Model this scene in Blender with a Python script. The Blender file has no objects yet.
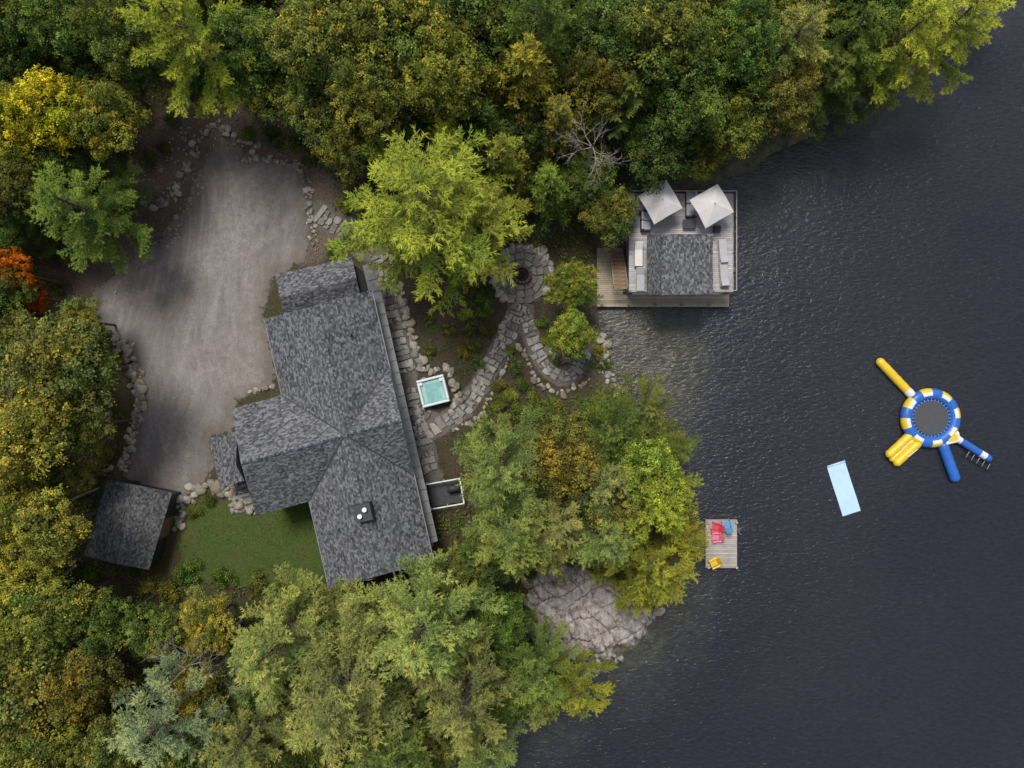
import bpy, bmesh, math, random
import numpy as np
from mathutils import Vector, Matrix
random.seed(7); RNG=np.random.default_rng(11)
S=bpy.context.scene
H=65.0; PPM=12.0
def U(px,py,z=0.0):
    k=(H-z)/H
    return ((px-512)/PPM*k, -(py-384)/PPM*k)
# ---------------------------------------------------------------- nodes helpers
class NT:
    def __init__(s,name):
        s.m=bpy.data.materials.new(name); s.m.use_nodes=True
        s.t=s.m.node_tree; s.t.nodes.clear()
        s.out=s.t.nodes.new('ShaderNodeOutputMaterial')
    def n(s,typ,ins=None,**kw):
        nd=s.t.nodes.new(typ)
        for k,v in kw.items(): setattr(nd,k,v)
        if ins:
            for k,v in ins.items():
                sock=nd.inputs[k]
                if isinstance(v,bpy.types.NodeSocket): s.t.links.new(v,sock)
                else:
                    if isinstance(v,tuple) and len(v)==3 and sock.type=='RGBA': v=v+(1,)
                    sock.default_value=v
        return nd
    def math(s,op,a,b=0.0,c=0.0):
        return s.n('ShaderNodeMath',{0:a,1:b,2:c},operation=op).outputs[0]
    def mix(s,f,a,b,bt='MIX'):
        return s.n('ShaderNodeMixRGB',{0:f,1:a,2:b},blend_type=bt).outputs[0]
    def noise(s,vec,scale,detail=4,rough=0.55,dist=0.0):
        return s.n('ShaderNodeTexNoise',{'Vector':vec,'Scale':scale,'Detail':detail,'Roughness':rough,'Distortion':dist}).outputs[0]
    def ramp(s,f,stops):
        nd=s.n('ShaderNodeValToRGB',{0:f}); cr=nd.color_ramp
        while len(cr.elements)<len(stops): cr.elements.new(0.5)
        for e,(p,c) in zip(cr.elements,stops):
            e.position=p; e.color=c+(1,) if len(c)==3 else c
        return nd.outputs[0]
    def ss(s,v,a,b):
        nd=s.n('ShaderNodeMapRange',{0:v,1:a,2:b,3:0.0,4:1.0}); nd.interpolation_type='SMOOTHSTEP'; return nd.outputs[0]
    def pos(s): return s.n('ShaderNodeNewGeometry').outputs['Position']
    def bsdf(s,col,rough=0.8,bump=None,bs=0.5,bd=0.05,spec=0.3,metal=0.0):
        p=s.n('ShaderNodeBsdfPrincipled',{'Base Color':col,'Roughness':rough,'Specular IOR Level':spec,'Metallic':metal})
        if bump is not None:
            b=s.n('ShaderNodeBump',{'Height':bump,'Strength':bs,'Distance':bd}); s.t.links.new(b.outputs[0],p.inputs['Normal'])
        return p.outputs[0]
    def done(s,sh):
        s.t.links.new(sh,s.out.inputs[0]); return s.m
def simple(name,col,rough=0.7,ns=3.0,amt=0.25,metal=0.0,spec=0.3):
    t=NT(name); p=t.n('ShaderNodeTexCoord').outputs['Object']
    n1=t.noise(p,ns,5,0.65)
    lo=tuple(c*(1-amt) for c in col); hi=tuple(min(1,c*(1+amt)) for c in col)
    c=t.ramp(n1,[(0.3,lo),(0.7,hi)])
    return t.done(t.bsdf(c,rough,n1,0.2,0.01,spec,metal))
# ---------------------------------------------------------------- mesh helpers
def fast_mesh(name,V,faces,mats,matidx=None,tint=None,attrs=None,smooth=False):
    V=np.asarray(V,dtype=np.float32)
    me=bpy.data.meshes.new(name)
    me.vertices.add(len(V)); me.vertices.foreach_set('co',V.ravel())
    loops=np.concatenate([f.ravel() for f in faces]).astype(np.int32)
    starts=[];o=0;mi=[]
    for i,f in enumerate(faces):
        k=f.shape[1]; starts.append(o+np.arange(len(f))*k); o+=f.size
        mi.append(np.full(len(f),(matidx[i] if matidx else 0)))
    me.loops.add(len(loops)); me.loops.foreach_set('vertex_index',loops)
    st=np.concatenate(starts).astype(np.int32)
    me.polygons.add(len(st)); me.polygons.foreach_set('loop_start',st)
    me.polygons.foreach_set('material_index',np.concatenate(mi).astype(np.int32))
    for m in mats: me.materials.append(m)
    me.update(calc_edges=True); 
    if smooth: me.polygons.foreach_set('use_smooth',np.ones(len(st),dtype=bool))
    if tint is not None:
        a=me.attributes.new('tint','FLOAT_COLOR','POINT')
        c=np.ones((len(V),4),dtype=np.float32); c[:,:3]=tint; a.data.foreach_set('color',c.ravel())
    if attrs:
        for k,v in attrs.items():
            a=me.attributes.new(k,'FLOAT','POINT'); a.data.foreach_set('value',np.asarray(v,dtype=np.float32).ravel())
    me.validate(); return me
def add(name,me,loc=(0,0,0),rz=0,sc=(1,1,1),parent=None,color=None):
    o=bpy.data.objects.new(name,me); S.collection.objects.link(o)
    o.location=loc; o.rotation_euler=(0,0,rz); o.scale=sc
    if parent: o.parent=parent
    if color: o.color=color+(1,)
    return o
def grp(name,loc=(0,0,0),rz=0):
    o=bpy.data.objects.new(name,None); S.collection.objects.link(o); o.location=loc; o.rotation_euler=(0,0,rz); o.empty_display_size=0.3; return o
def pymesh(name,v,f,mat):
    me=bpy.data.meshes.new(name); me.from_pydata([tuple(p) for p in v],[],f)
    for m in (mat if isinstance(mat,list) else [mat]): me.materials.append(m)
    me.update(); return me
def box(name,par,c,s,m,rz=0,rx=0,ry=0,bev=0.02):
    x,y,z=[k/2 for k in s]
    v=[(a*x,b*y,d*z) for d in(-1,1) for b in(-1,1) for a in(-1,1)]
    f=[(0,2,3,1),(4,5,7,6),(0,1,5,4),(2,6,7,3),(0,4,6,2),(1,3,7,5)]
    o=add(name,pymesh(name,v,f,m),c,0,(1,1,1),par); o.rotation_euler=(rx,ry,rz)
    if bev:
        b=o.modifiers.new('b','BEVEL'); b.width=min(bev,min(s)*0.4); b.segments=2
    return o
def cyl(name,par,c,r,h,m,seg=24,r2=None,rx=0,ry=0,rz=0,smooth=True):
    bm=bmesh.new(); bmesh.ops.create_cone(bm,cap_ends=True,segments=seg,radius1=r,radius2=r if r2 is None else r2,depth=h)
    me=bpy.data.meshes.new(name); bm.to_mesh(me); bm.free(); me.materials.append(m)
    if smooth:
        for p in me.polygons: p.use_smooth=len(p.vertices)==4
    o=add(name,me,c,0,(1,1,1),par); o.rotation_euler=(rx,ry,rz); return o
def capsule(name,par,c,r,L,m,rz=0,flat=1.0,bands=None):
    n=20
    xs=[(-L/2+r*(1-math.cos(a)),r*math.sin(a)) for a in np.linspace(0.05,math.pi/2,6)]
    body=[(x,r*(1+0.03*math.sin(x*9))) for x in np.linspace(-L/2+r,L/2-r,14)[1:-1]]
    prof=xs+body+[(-x,q) for x,q in reversed(xs)]
    v=[];f=[]
    for x,q in prof:
        for k in range(n):
            a=2*math.pi*k/n; v.append((x,q*math.cos(a),q*math.sin(a)*flat))
    for i in range(len(prof)-1):
        for k in range(n): f.append((i*n+k,i*n+(k+1)%n,(i+1)*n+(k+1)%n,(i+1)*n+k))
    f.append(tuple(range(n))); f.append(tuple((len(prof)-1)*n+k for k in reversed(range(n))))
    ms=m if isinstance(m,list) else [m]
    me=pymesh(name,v,f,ms)
    for p in me.polygons:
        p.use_smooth=True
        if bands: 
            t=(p.center[0]+L/2)/L; p.material_index=bands[min(len(bands)-1,int(max(0,t)*len(bands)))]
    return add(name,me,c,rz,(1,1,1),par)
# ---------------------------------------------------------------- shoreline + terrain
def snoise(x,y,s,seed=0):
    r=np.random.default_rng(seed+100); v=0
    for i in range(7):
        a=r.uniform(0,6.28); k=s*r.uniform(0.6,1.9); v=v+np.sin((x*math.cos(a)+y*math.sin(a))*k+r.uniform(0,6.28)+1.2*np.sin((x*math.sin(a)-y*math.cos(a))*k*0.7))
    return v/4.0
shore_px=[(1500,-3000),(1130,-260),(1010,-70),(955,0),(905,42),(893,70),(868,98),(832,118),(798,140),(765,160),(735,178),(690,186),(640,188),(615,215),(604,255),(598,300),(597,335),(606,372),(625,398),(640,430),(648,470),(655,520),(668,560),(672,590),(655,618),(645,640),(612,658),(585,668),(565,690),(520,720),(500,745),(492,790),(470,960),(380,1400),(300,6000),(-6000,6000),(-6000,-6000),(1500,-6000)]
shore=np.array([U(*p) for p in shore_px])
def sd_poly(x,y,P):
    x=np.asarray(x,dtype=float);y=np.asarray(y,dtype=float)
    d=np.full(x.shape,1e9); ins=np.zeros(x.shape,bool); n=len(P)
    for i in range(n):
        ax,ay=P[i]; bx,by=P[(i+1)%n]; ex,ey=bx-ax,by-ay
        t=np.clip(((x-ax)*ex+(y-ay)*ey)/(ex*ex+ey*ey+1e-9),0,1)
        d=np.minimum(d,np.hypot(x-ax-t*ex,y-ay-t*ey))
        c=((ay>y)!=(by>y))&(x<(bx-ax)*(y-ay)/(by-ay+1e-12)+ax); ins^=c
    return np.where(ins,d,-d)
def Zf(x,y):
    d=sd_poly(x,y,shore)+0.5*snoise(x,y,0.9,3)
    t=np.clip(d/15,0,1); up=0.02+3.28*(t*t*(3-2*t)*0.6+0.4*t)
    dn=-3.5*(1-np.exp(d/9.0)) 
    z=np.where(d>0,up,dn)+0.10*snoise(x,y,0.5,5)*np.clip(d/4,0,1)
    return z
def Z(x,y): return float(Zf(np.array([x]),np.array([y]))[0])
def G(px,py):
    z=2.5
    for _ in range(4):
        x,y=U(px,py,z); z=max(0,Z(x,y))
    return x,y,z
def polyG(pp): return np.array([G(*p)[:2] for p in pp])
def axis(a,b,st,far):
    c=[];v=b;s=st
    while v<far: s*=1.35; v+=s; c.append(v)
    l=[];v=a;s=st
    while v>-far: s*=1.35; v-=s; l.append(v)
    return np.array(l[::-1]+list(np.arange(a,b+st/2,st))+c)
st=0.3
XS=axis(-58,32,st,420); YS=axis(-42,42,st,420)
GX,GY=np.meshgrid(XS,YS); GZ=Zf(GX,GY)
def grid_faces(nx,ny):
    i=np.arange(nx*ny).reshape(ny,nx)
    return np.stack([i[:-1,:-1].ravel(),i[:-1,1:].ravel(),i[1:,1:].ravel(),i[1:,:-1].ravel()],1)
drive_px=[(84,306),(95,288),(130,262),(160,238),(185,205),(196,176),(208,150),(222,138),(245,150),(300,166),(307,200),(309,235),(306,262),(275,275),(262,315),(272,345),(276,384),(236,400),(236,430),(212,436),(214,470),(200,486),(180,500),(160,494),(124,478),(134,440),(139,385),(128,352),(106,332)]
lawn_px=[(193,506),(230,498),(262,506),(312,498),(345,592),(300,592),(240,588),(185,578),(178,545)]
garden_px=[(372,250),(412,262),(490,250),(560,240),(572,330),(600,330),(604,380),(560,400),(500,440),(470,480),(440,520),(420,480),(395,350)]
dirt_px=[(30,300),(70,255),(120,210),(140,130),(180,95),(230,95),(300,125),(345,180),(345,240),(310,270),(250,240),(220,220),(110,340),(60,330)]
drive=polyG(drive_px);lawn=polyG(lawn_px);garden=polyG(garden_px);dirt=polyG(dirt_px)
paths=[([(519,304),(509,332),(493,362),(480,386),(462,410),(442,424),(424,434)],1.3),
       ([(524,310),(532,340),(545,366),(562,378),(576,372),(584,350)],1.15),
       ([(376,256),(386,290),(397,335),(407,376)],1.35),
       ([(416,408),(424,440),(432,474)],1.2),
       ([(318,212),(330,222),(345,228),(365,250)],1.5),
       ([(236,478),(241,494),(246,510)],1.5),
       ([(410,388),(414,410),(432,420)],1.1)]
def dist_line(W,X,Y):
    o=np.full(X.shape,1e9)
    for i in range(len(W)-1):
        ax,ay=W[i][:2];ex,ey=W[i+1][0]-ax,W[i+1][1]-ay
        t=np.clip(((X-ax)*ex+(Y-ay)*ey)/(ex*ex+ey*ey),0,1)
        o=np.minimum(o,np.hypot(X-ax-t*ex,Y-ay-t*ey))
    return o
sdpath=np.full(GX.shape,-99.0)
pathW=[]
for pp,w in paths:
    W=np.array([G(*p) for p in pp]); pathW.append((W,w))
    sdpath=np.maximum(sdpath,w/2+0.15-dist_line(W,GX,GY))
fx,fy,fz=G(522,275)
sdpath=np.maximum(sdpath,2.35-np.hypot(GX-fx,GY-fy))
t=NT('ground_soil'); p=t.pos()
A=lambda t,n: t.n('ShaderNodeAttribute',attribute_name=n).outputs['Fac']
n1=t.noise(p,1.3,6,0.65); n2=t.noise(p,9,5,0.7)
forest=t.ramp(n2,[(0.3,(0.025,0.022,0.013)),(0.5,(0.06,0.05,0.029)),(0.72,(0.12,0.092,0.055))])
moss=t.ramp(n2,[(0.3,(0.02,0.032,0.01)),(0.7,(0.06,0.08,0.02))])
c=t.mix(t.ss(n1,0.5,0.62),forest,moss)
nn=t.math('MULTIPLY',t.math('SUBTRACT',n1,0.5),3.0)
soil=t.ramp(n2,[(0.3,(0.065,0.048,0.038)),(0.55,(0.135,0.105,0.082)),(0.75,(0.26,0.215,0.175))])
c=t.mix(t.ss(t.math('ADD',A(t,'dirt'),nn),-0.6,0.8),c,soil)
mulch=t.ramp(n2,[(0.3,(0.03,0.022,0.016)),(0.55,(0.075,0.054,0.04)),(0.75,(0.14,0.105,0.08))])
mulch=t.mix(t.math('MULTIPLY',t.ss(n1,0.48,0.6),0.7),mulch,moss)
c=t.mix(t.ss(t.math('ADD',A(t,'garden'),nn),-0.3,0.3),c,mulch)
grav=t.ramp(t.noise(p,22,3,0.8),[(0.3,(0.06,0.055,0.048)),(0.7,(0.19,0.175,0.155))])
c=t.mix(t.ss(t.math('ADD',A(t,'path'),t.math('MULTIPLY',nn,0.25)),-0.15,0.1),c,grav)
bed=t.ramp(n1,[(0.3,(0.05,0.045,0.03)),(0.7,(0.16,0.14,0.10))])
sz=t.n('ShaderNodeSeparateXYZ',{0:p}).outputs[2]
c=t.mix(t.ss(sz,0.25,0.02),c,bed)
M_ground=t.done(t.bsdf(c,0.95,n2,0.8,0.08,0.1))
V=np.stack([GX.ravel(),GY.ravel(),GZ.ravel()],1)
me=fast_mesh('ground',V,[grid_faces(len(XS),len(YS))],[M_ground],attrs={'dirt':sd_poly(GX,GY,dirt),'garden':sd_poly(GX,GY,garden),'path':sdpath},smooth=True)
add('ground_terrain',me)
# tyre tracks on the drive
trk=np.zeros(GX.shape)
for pp in ([(287,172),(243,205),(212,270),(196,340),(182,410),(172,490)],[(295,200),(262,232),(205,262),(150,280),(100,300)],[(250,380),(205,350),(178,380),(160,430),(150,480)],[(268,320),(240,300),(225,250),(235,200),(270,170)],[(215,150),(222,200),(240,250),(245,330),(235,385)]):
    W=np.array([G(*q) for q in pp])
    for _ in range(3):
        Q=[W[0]]
        for i in range(len(W)-1): Q+=[W[i]*.75+W[i+1]*.25,W[i]*.25+W[i+1]*.75]
        Q.append(W[-1]); W=np.array(Q)
    d=dist_line(W,GX,GY); trk=np.maximum(trk,np.exp(-((d-0.8)/0.3)**2))
def sheet(name,poly,dz,mat,extra=None):
    sd=sd_poly(GX,GY,poly); F=grid_faces(len(XS),len(YS)); s=sd.ravel()
    F=F[(s[F]>-0.7).any(1)]; used,inv=np.unique(F,return_inverse=True)
    v=V[used].copy(); v[:,2]+=dz; at={'sd':s[used]}
    if extra is not None: at['track']=extra.ravel()[used]
    return add(name,fast_mesh(name,v,[inv.reshape(F.shape)],[mat],attrs=at,smooth=True))
t=NT('gravel'); p=t.pos()
nz=t.n('ShaderNodeTexNoise',{'Vector':p,'Scale':0.09,'Detail':1.0}).outputs['Color']
nzs=t.n('ShaderNodeVectorMath',{0:nz},operation='SCALE'); nzs.inputs['Scale'].default_value=7.0
wp=t.n('ShaderNodeVectorMath',{0:p,1:nzs.outputs[0]},operation='ADD').outputs[0]
mp=t.n('ShaderNodeMapping',{'Vector':wp}); mp.inputs['Rotation'].default_value=(0,0,math.radians(-40)); mp.inputs['Scale'].default_value=(1.6,0.12,1)
tr=t.noise(mp.outputs[0],1.2,5,0.65); big=t.noise(p,0.2,3,0.5); fine=t.noise(p,15,5,0.85); mid=t.noise(p,2.6,6,0.8)
c=t.ramp(tr,[(0.3,(0.195,0.172,0.158)),(0.5,(0.235,0.211,0.195)),(0.7,(0.29,0.265,0.249))])
c=t.mix(t.math('MULTIPLY',t.ss(big,0.5,0.68),0.3),c,(0.18,0.157,0.142),'MIX')
c=t.mix(t.math('MULTIPLY',A(t,'track'),t.math('MULTIPLY',t.ss(mid,0.3,0.6),0.5)),c,(0.34,0.31,0.29))
c=t.mix(0.85,c,t.ramp(fine,[(0.3,(0.45,0.45,0.45)),(0.72,(1.45,1.45,1.45))]),'MULTIPLY')
c=t.mix(0.55,c,t.ramp(mid,[(0.3,(0.65,0.63,0.61)),(0.7,(1.2,1.2,1.2))]),'MULTIPLY')
edge=t.math('ADD',A(t,'sd'),t.math('MULTIPLY',t.math('SUBTRACT',t.noise(p,1.2,6,0.75),0.5),2.4))
c=t.mix(t.ss(edge,1.5,0.1),c,t.mix(0.5,c,(0.11,0.09,0.068)))
sh=t.bsdf(c,0.95,fine,0.9,0.05,0.15)
M_gravel=t.done(t.n('ShaderNodeMixShader',{0:t.ss(edge,-0.2,0.2),1:t.n('ShaderNodeBsdfTransparent').outputs[0],2:sh}).outputs[0])
sheet('gravel_driveway',drive,0.03,M_gravel,trk)
t=NT('lawn_grass'); p=t.pos(); g1=t.noise(p,10,5,0.8); g2=t.noise(p,0.8,5,0.65)
c=t.ramp(g1,[(0.3,(0.024,0.035,0.009)),(0.5,(0.055,0.08,0.019)),(0.72,(0.11,0.14,0.036))])
c=t.mix(t.math('MULTIPLY',t.ss(g2,0.48,0.64),0.55),c,t.ramp(g1,[(.3,(0.04,0.042,0.018)),(.7,(0.11,0.11,0.042))]))
edge=t.math('ADD',A(t,'sd'),t.math('MULTIPLY',t.math('SUBTRACT',t.noise(p,2,5,0.7),0.5),1.4))
M_lawn=t.done(t.n('ShaderNodeMixShader',{0:t.ss(edge,-0.1,0.15),1:t.n('ShaderNodeBsdfTransparent').outputs[0],2:t.bsdf(c,0.95,g1,0.8,0.06,0.1)}).outputs[0])
sheet('lawn',lawn,0.03,M_lawn)
# water
WX=axis(-8,60,0.8,420); WY=axis(-45,45,0.8,420); wx,wy=np.meshgrid(WX,WY)
dw=-sd_poly(wx,wy,shore)
bx,by=U(645,345); bay=np.exp(-(((wx-bx)/7.5)**2+((wy-by)/5.5)**2))
t=NT('lake_water'); p=t.pos()
d=A(t,'d'); d2=t.math('ADD',d,t.math('MULTIPLY',t.math('SUBTRACT',t.noise(p,0.35,5,0.65),0.5),7.0))
dep=t.ss(t.math('SUBTRACT',d2,t.math('MULTIPLY',A(t,'bay'),8.0)),-2.5,6.5)
vr=t.n('ShaderNodeTexVoronoi',{'Vector':p,'Scale':0.9,'Randomness':1.0}).outputs['Distance']
bott=t.ramp(t.noise(p,1.1,6,0.7),[(0.3,(0.032,0.034,0.025)),(0.55,(0.058,0.058,0.043)),(0.75,(0.10,0.096,0.07))])
bott=t.mix(0.5,bott,t.ramp(vr,[(0.15,(1.5,1.42,1.25)),(0.5,(0.7,0.7,0.72))]),'MULTIPLY')
deep=t.ramp(t.noise(p,0.05,3,0.5),[(0.35,(0.0135,0.0150,0.0215)),(0.65,(0.019,0.0205,0.027))])
c=t.mix(dep,bott,deep)
m1=t.n('ShaderNodeMapping',{'Vector':p}); m1.inputs['Rotation'].default_value=(0,0,math.radians(32)); m1.inputs['Scale'].default_value=(1.0,2.1,1)
r1=t.noise(m1.outputs[0],2.0,4,0.6,0.3)
m2=t.n('ShaderNodeMapping',{'Vector':p}); m2.inputs['Rotation'].default_value=(0,0,math.radians(-20)); m2.inputs['Scale'].default_value=(0.25,0.6,1)
r2=t.noise(m2.outputs[0],0.8,3,0.5)
hgt=t.math('ADD',r1,t.math('MULTIPLY',r2,0.8))
c=t.mix(0.6,c,t.ramp(r1,[(.35,(.7,.7,.7)),(.65,(1.35,1.35,1.35))]),'MULTIPLY')  # ripple light and dark painted into the water colour, on top of the bump
M_water=t.done(t.bsdf(c,0.14,hgt,0.6,0.14,0.4))
Vw=np.stack([wx.ravel(),wy.ravel(),np.zeros(wx.size)],1)
add('lake_water',fast_mesh('lake_water',Vw,[grid_faces(len(WX),len(WY))],[M_water],attrs={'d':dw,'bay':bay},smooth=True))
# ---------------------------------------------------------------- vegetation materials
def leafmat(name,tr=0.25):
    t=NT(name); oi=t.n('ShaderNodeObjectInfo'); at=t.n('ShaderNodeAttribute',attribute_name='tint').outputs['Color']
    c=t.mix(1.0,oi.outputs['Color'],at,'MULTIPLY')
    df=t.n('ShaderNodeBsdfDiffuse',{'Color':c}).outputs[0]
    tl=t.n('ShaderNodeBsdfTranslucent',{'Color':c}).outputs[0]
    return t.done(t.n('ShaderNodeMixShader',{0:tr,1:df,2:tl}).outputs[0])
M_leaf=leafmat('foliage_leaves',0.2); M_needle=leafmat('pine_needles',0.1)
t=NT('bark'); p=t.n('ShaderNodeTexCoord').outputs['Object']; bn=t.noise(p,6,5,0.7)
M_bark=t.done(t.bsdf(t.ramp(bn,[(0.3,(0.05,0.038,0.028)),(0.7,(0.16,0.13,0.10))]),0.95,bn,0.8,0.05,0.1))
t=NT('dead_wood'); p=t.n('ShaderNodeTexCoord').outputs['Object']; bn=t.noise(p,8,4,0.7)
M_dead=t.done(t.bsdf(t.ramp(bn,[(0.3,(0.16,0.145,0.13)),(0.7,(0.34,0.31,0.28))]),0.95,bn,0.5,0.03,0.1))
def tubes(paths,n=5):
    V=[];F=[];o=0
    for P,R in paths:
        P=np.asarray(P,float); m=len(P)
        d=np.gradient(P,axis=0); d/=np.linalg.norm(d,axis=1)[:,None]+1e-9
        ref=np.array([0.31,0.2,0.93]) if abs(d[0,2])<0.8 else np.array([1,0.1,0.0])
        a=np.cross(d,ref); a/=np.linalg.norm(a,axis=1)[:,None]+1e-9; b=np.cross(d,a)
        for i in range(m):
            for k in range(n):
                th=2*math.pi*k/n; V.append(P[i]+R[i]*(a[i]*math.cos(th)+b[i]*math.sin(th)))
        for i in range(m-1):
            for k in range(n): F.append((o+i*n+k,o+i*n+(k+1)%n,o+(i+1)*n+(k+1)%n,o+(i+1)*n+k))
        o+=m*n
    return np.array(V),np.array(F)
def needles(pos,dr,tone,rng,k=7,ln=0.26,w=0.05,spread=0.5,up=0.3):
    M=len(pos); P=np.repeat(pos,k,0); D=np.repeat(dr,k,0)*0.8+rng.normal(0,spread,(M*k,3)); D[:,2]+=up
    D/=np.linalg.norm(D,axis=1)[:,None]
    q=rng.normal(0,0.5,(M*k,3)); q[:,2]+=1.0; sd=np.cross(D,q); sd/=np.linalg.norm(sd,axis=1)[:,None]+1e-9
    L=ln*rng.uniform(0.7,1.25,(M*k,1)); a=P-sd*w/2;b=P+sd*w/2;c=P+D*L
    V=np.stack([a,b,c],1).reshape(-1,3); F=np.arange(M*k*3).reshape(-1,3)
    T=np.repeat(tone,k*3)*np.repeat(rng.uniform(0.75,1.25,M*k),3)
    T=T*np.tile([0.8,0.8,1.3],M*k)
    return V,F,T
def pine_proto(seed,Ht=18.0,R=4.5,levels=12,z0f=0.3,droop=0.0,pw=0.7,per=6,twig=0.2,k=7,ln=0.26,wide=0.62,w=0.055):
    rng=np.random.default_rng(seed); pos=[];dr=[];tone=[];wood=[]
    n=9; bendx,bendy=rng.normal(0,0.25,2)
    tp=lambda z:(bendx*math.sin(z/Ht*2.5),bendy*math.sin(z/Ht*2.1),z)
    wood.append(([tp(Ht*i/(n-1)) for i in range(n)],[0.26*(1-i/(n-1))**0.8+0.02 for i in range(n)]))
    for li in range(levels):
        tt=li/(levels-1); z0=Ht*(z0f+(0.985-z0f)*tt)
        L0=R*((1-tt)**pw)*(0.8+0.2*min(1,tt/0.2))+0.4; m=per if tt<0.75 else per-1; ph=rng.uniform(0,6.28)
        for q in range(m):
            if rng.random()<0.08 and tt<0.7: continue
            az=ph+2*math.pi*q/m+rng.normal(0,0.2); L=L0*rng.uniform(0.62,1.15)
            rise=rng.uniform(-0.02,0.2)+0.5*tt-droop; cv=rng.normal(0,0.35); bt=rng.uniform(0.7,1.2)
            zz=z0+rng.normal(0,0.3); bx,by,_=tp(zz)
            def bp(s): 
                a=az+cv*s*s; return np.array([bx+math.cos(a)*L*s,by+math.sin(a)*L*s,zz+L*(rise*s+0.14*s*s)])
            wood.append(([bp(s) for s in (0,0.35,0.7,1.0)],[0.06*(L/4)+0.02,0.035*(L/4)+0.015,0.02,0.008]))
            ns=max(4,int(L*0.8/twig))
            for s in np.linspace(0.22,1,ns):
                b=bp(s); a0=az+cv*s*s*1.6
                prof=math.sin(math.pi*min(1,max(0.12,(1.08-s)*1.35)))**0.8 if s>0.3 else 0.5
                for side in(-1,1):
                    tl=(wide*min(1.3,0.45+L*0.17)*prof+0.15)*rng.uniform(0.6,1.3)
                    a=a0+side*rng.uniform(0.45,0.85); d=np.array([math.cos(a),math.sin(a),0.15+0.1*rng.normal()])
                    for u in np.arange(0.06,tl,0.15):
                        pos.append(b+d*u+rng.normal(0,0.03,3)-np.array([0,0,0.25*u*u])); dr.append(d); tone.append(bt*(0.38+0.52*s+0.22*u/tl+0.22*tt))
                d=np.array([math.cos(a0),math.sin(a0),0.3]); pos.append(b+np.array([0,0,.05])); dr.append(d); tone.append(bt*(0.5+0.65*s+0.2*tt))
    pos=np.array(pos);dr=np.array(dr);tone=np.array(tone)
    V,F,T=needles(pos,dr,tone,rng,k,ln,w)
    wv,wf=tubes(wood); V2=np.concatenate([V,wv]); 
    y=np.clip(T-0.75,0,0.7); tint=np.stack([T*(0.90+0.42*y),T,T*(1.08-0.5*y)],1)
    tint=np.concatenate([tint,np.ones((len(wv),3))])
    return fast_mesh('pine',V2,[F,wf+len(V)],[M_needle,M_bark],[0,1],tint)
def leafs(cen,nrm,tone,rng,size=0.2,asp=0.6):
    M=len(cen); nrm=nrm/np.linalg.norm(nrm,axis=1)[:,None]; q=rng.normal(0,1,(M,3)); a=np.cross(nrm,q); a/=np.linalg.norm(a,axis=1)[:,None]+1e-9; b=np.cross(nrm,a)
    s=size*rng.uniform(0.65,1.3,(M,1))/2
    V=np.stack([cen-a*s,cen-b*s*asp,cen+a*s,cen+b*s*asp],1).reshape(-1,3); F=np.arange(M*4).reshape(-1,4)
    return V,F,np.repeat(tone,4)
def dec_proto(seed,Ht=12.0,R=4.0,nl=22,nc=42,nlf=24,size=0.2,flat=0.8,lobe=0.33,hue=0.10):
    rng=np.random.default_rng(seed); C=[];N=[];T=[];wood=[];Hu=[]
    zc=Ht-R*flat*1.05
    wood.append(([(0,0,0),(0.05,0.1,zc*0.5),(0.1,0,zc),(0.1,0.1,zc+R*flat*0.6)],[0.24,0.2,0.14,0.04]))
    skew=rng.uniform(0.85,1.15,2)
    for i in range(nl):
        a=2.399963*i+rng.normal(0,0.3); ct=1-1.12*(i+0.5)/nl; st_=math.sqrt(max(0,1-ct*ct))
        fr=rng.uniform(0.42,0.84); lr=R*lobe*rng.uniform(0.55,1.25)
        lc=np.array([math.cos(a)*st_*R*fr*skew[0],math.sin(a)*st_*R*fr*skew[1],zc+ct*R*flat*fr*rng.uniform(0.7,1.3)])
        wood.append(([(0,0,zc*0.7),lc*np.array([.4,.4,1])-np.array([0,0,(lc[2]-zc*.7)*0.5]),lc*np.array([.8,.8,1])-np.array([0,0,.2]),lc+np.array([0,0,lr*0.5])],[0.11,0.07,0.04,0.01]))
        lt=rng.uniform(0.7,1.25); lh=rng.normal(0,1)
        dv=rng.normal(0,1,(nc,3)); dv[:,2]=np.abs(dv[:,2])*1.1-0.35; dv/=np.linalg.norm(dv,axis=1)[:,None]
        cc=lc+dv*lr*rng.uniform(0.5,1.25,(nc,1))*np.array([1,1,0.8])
        ct_=lt*rng.uniform(0.5,1.35,nc)*(0.7+0.4*dv[:,2])  # random clump tone, plus shade painted in: lower clumps of a lobe darker
        k=rng.integers(int(nlf*0.5),int(nlf*1.5),nc)
        idx=np.repeat(np.arange(nc),k); m=len(idx)
        off=rng.normal(0,1,(m,3))*np.array([0.18,0.18,0.1])*(size/0.2)
        C.append(cc[idx]+off-np.outer(np.hypot(off[:,0],off[:,1])*0.6,[0,0,1])); nn_=dv[idx]*0.6+rng.normal(0,0.45,(m,3)); nn_[:,2]+=0.75; N.append(nn_)
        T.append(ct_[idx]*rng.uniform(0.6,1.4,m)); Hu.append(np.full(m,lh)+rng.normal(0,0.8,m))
    C=np.concatenate(C);N=np.concatenate(N);T=np.concatenate(T);Hu=np.repeat(np.concatenate(Hu),4)
    V,F,T=leafs(C,N,T,rng,size)
    wv,wf=tubes(wood)
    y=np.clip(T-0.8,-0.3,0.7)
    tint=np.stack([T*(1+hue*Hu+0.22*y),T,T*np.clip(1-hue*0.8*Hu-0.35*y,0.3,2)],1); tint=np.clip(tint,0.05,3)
    tint=np.concatenate([tint,np.ones((len(wv),3))])
    return fast_mesh('deciduous',np.concatenate([V,wv]),[F,wf+len(V)],[M_leaf,M_bark],[0,1],tint)
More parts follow.
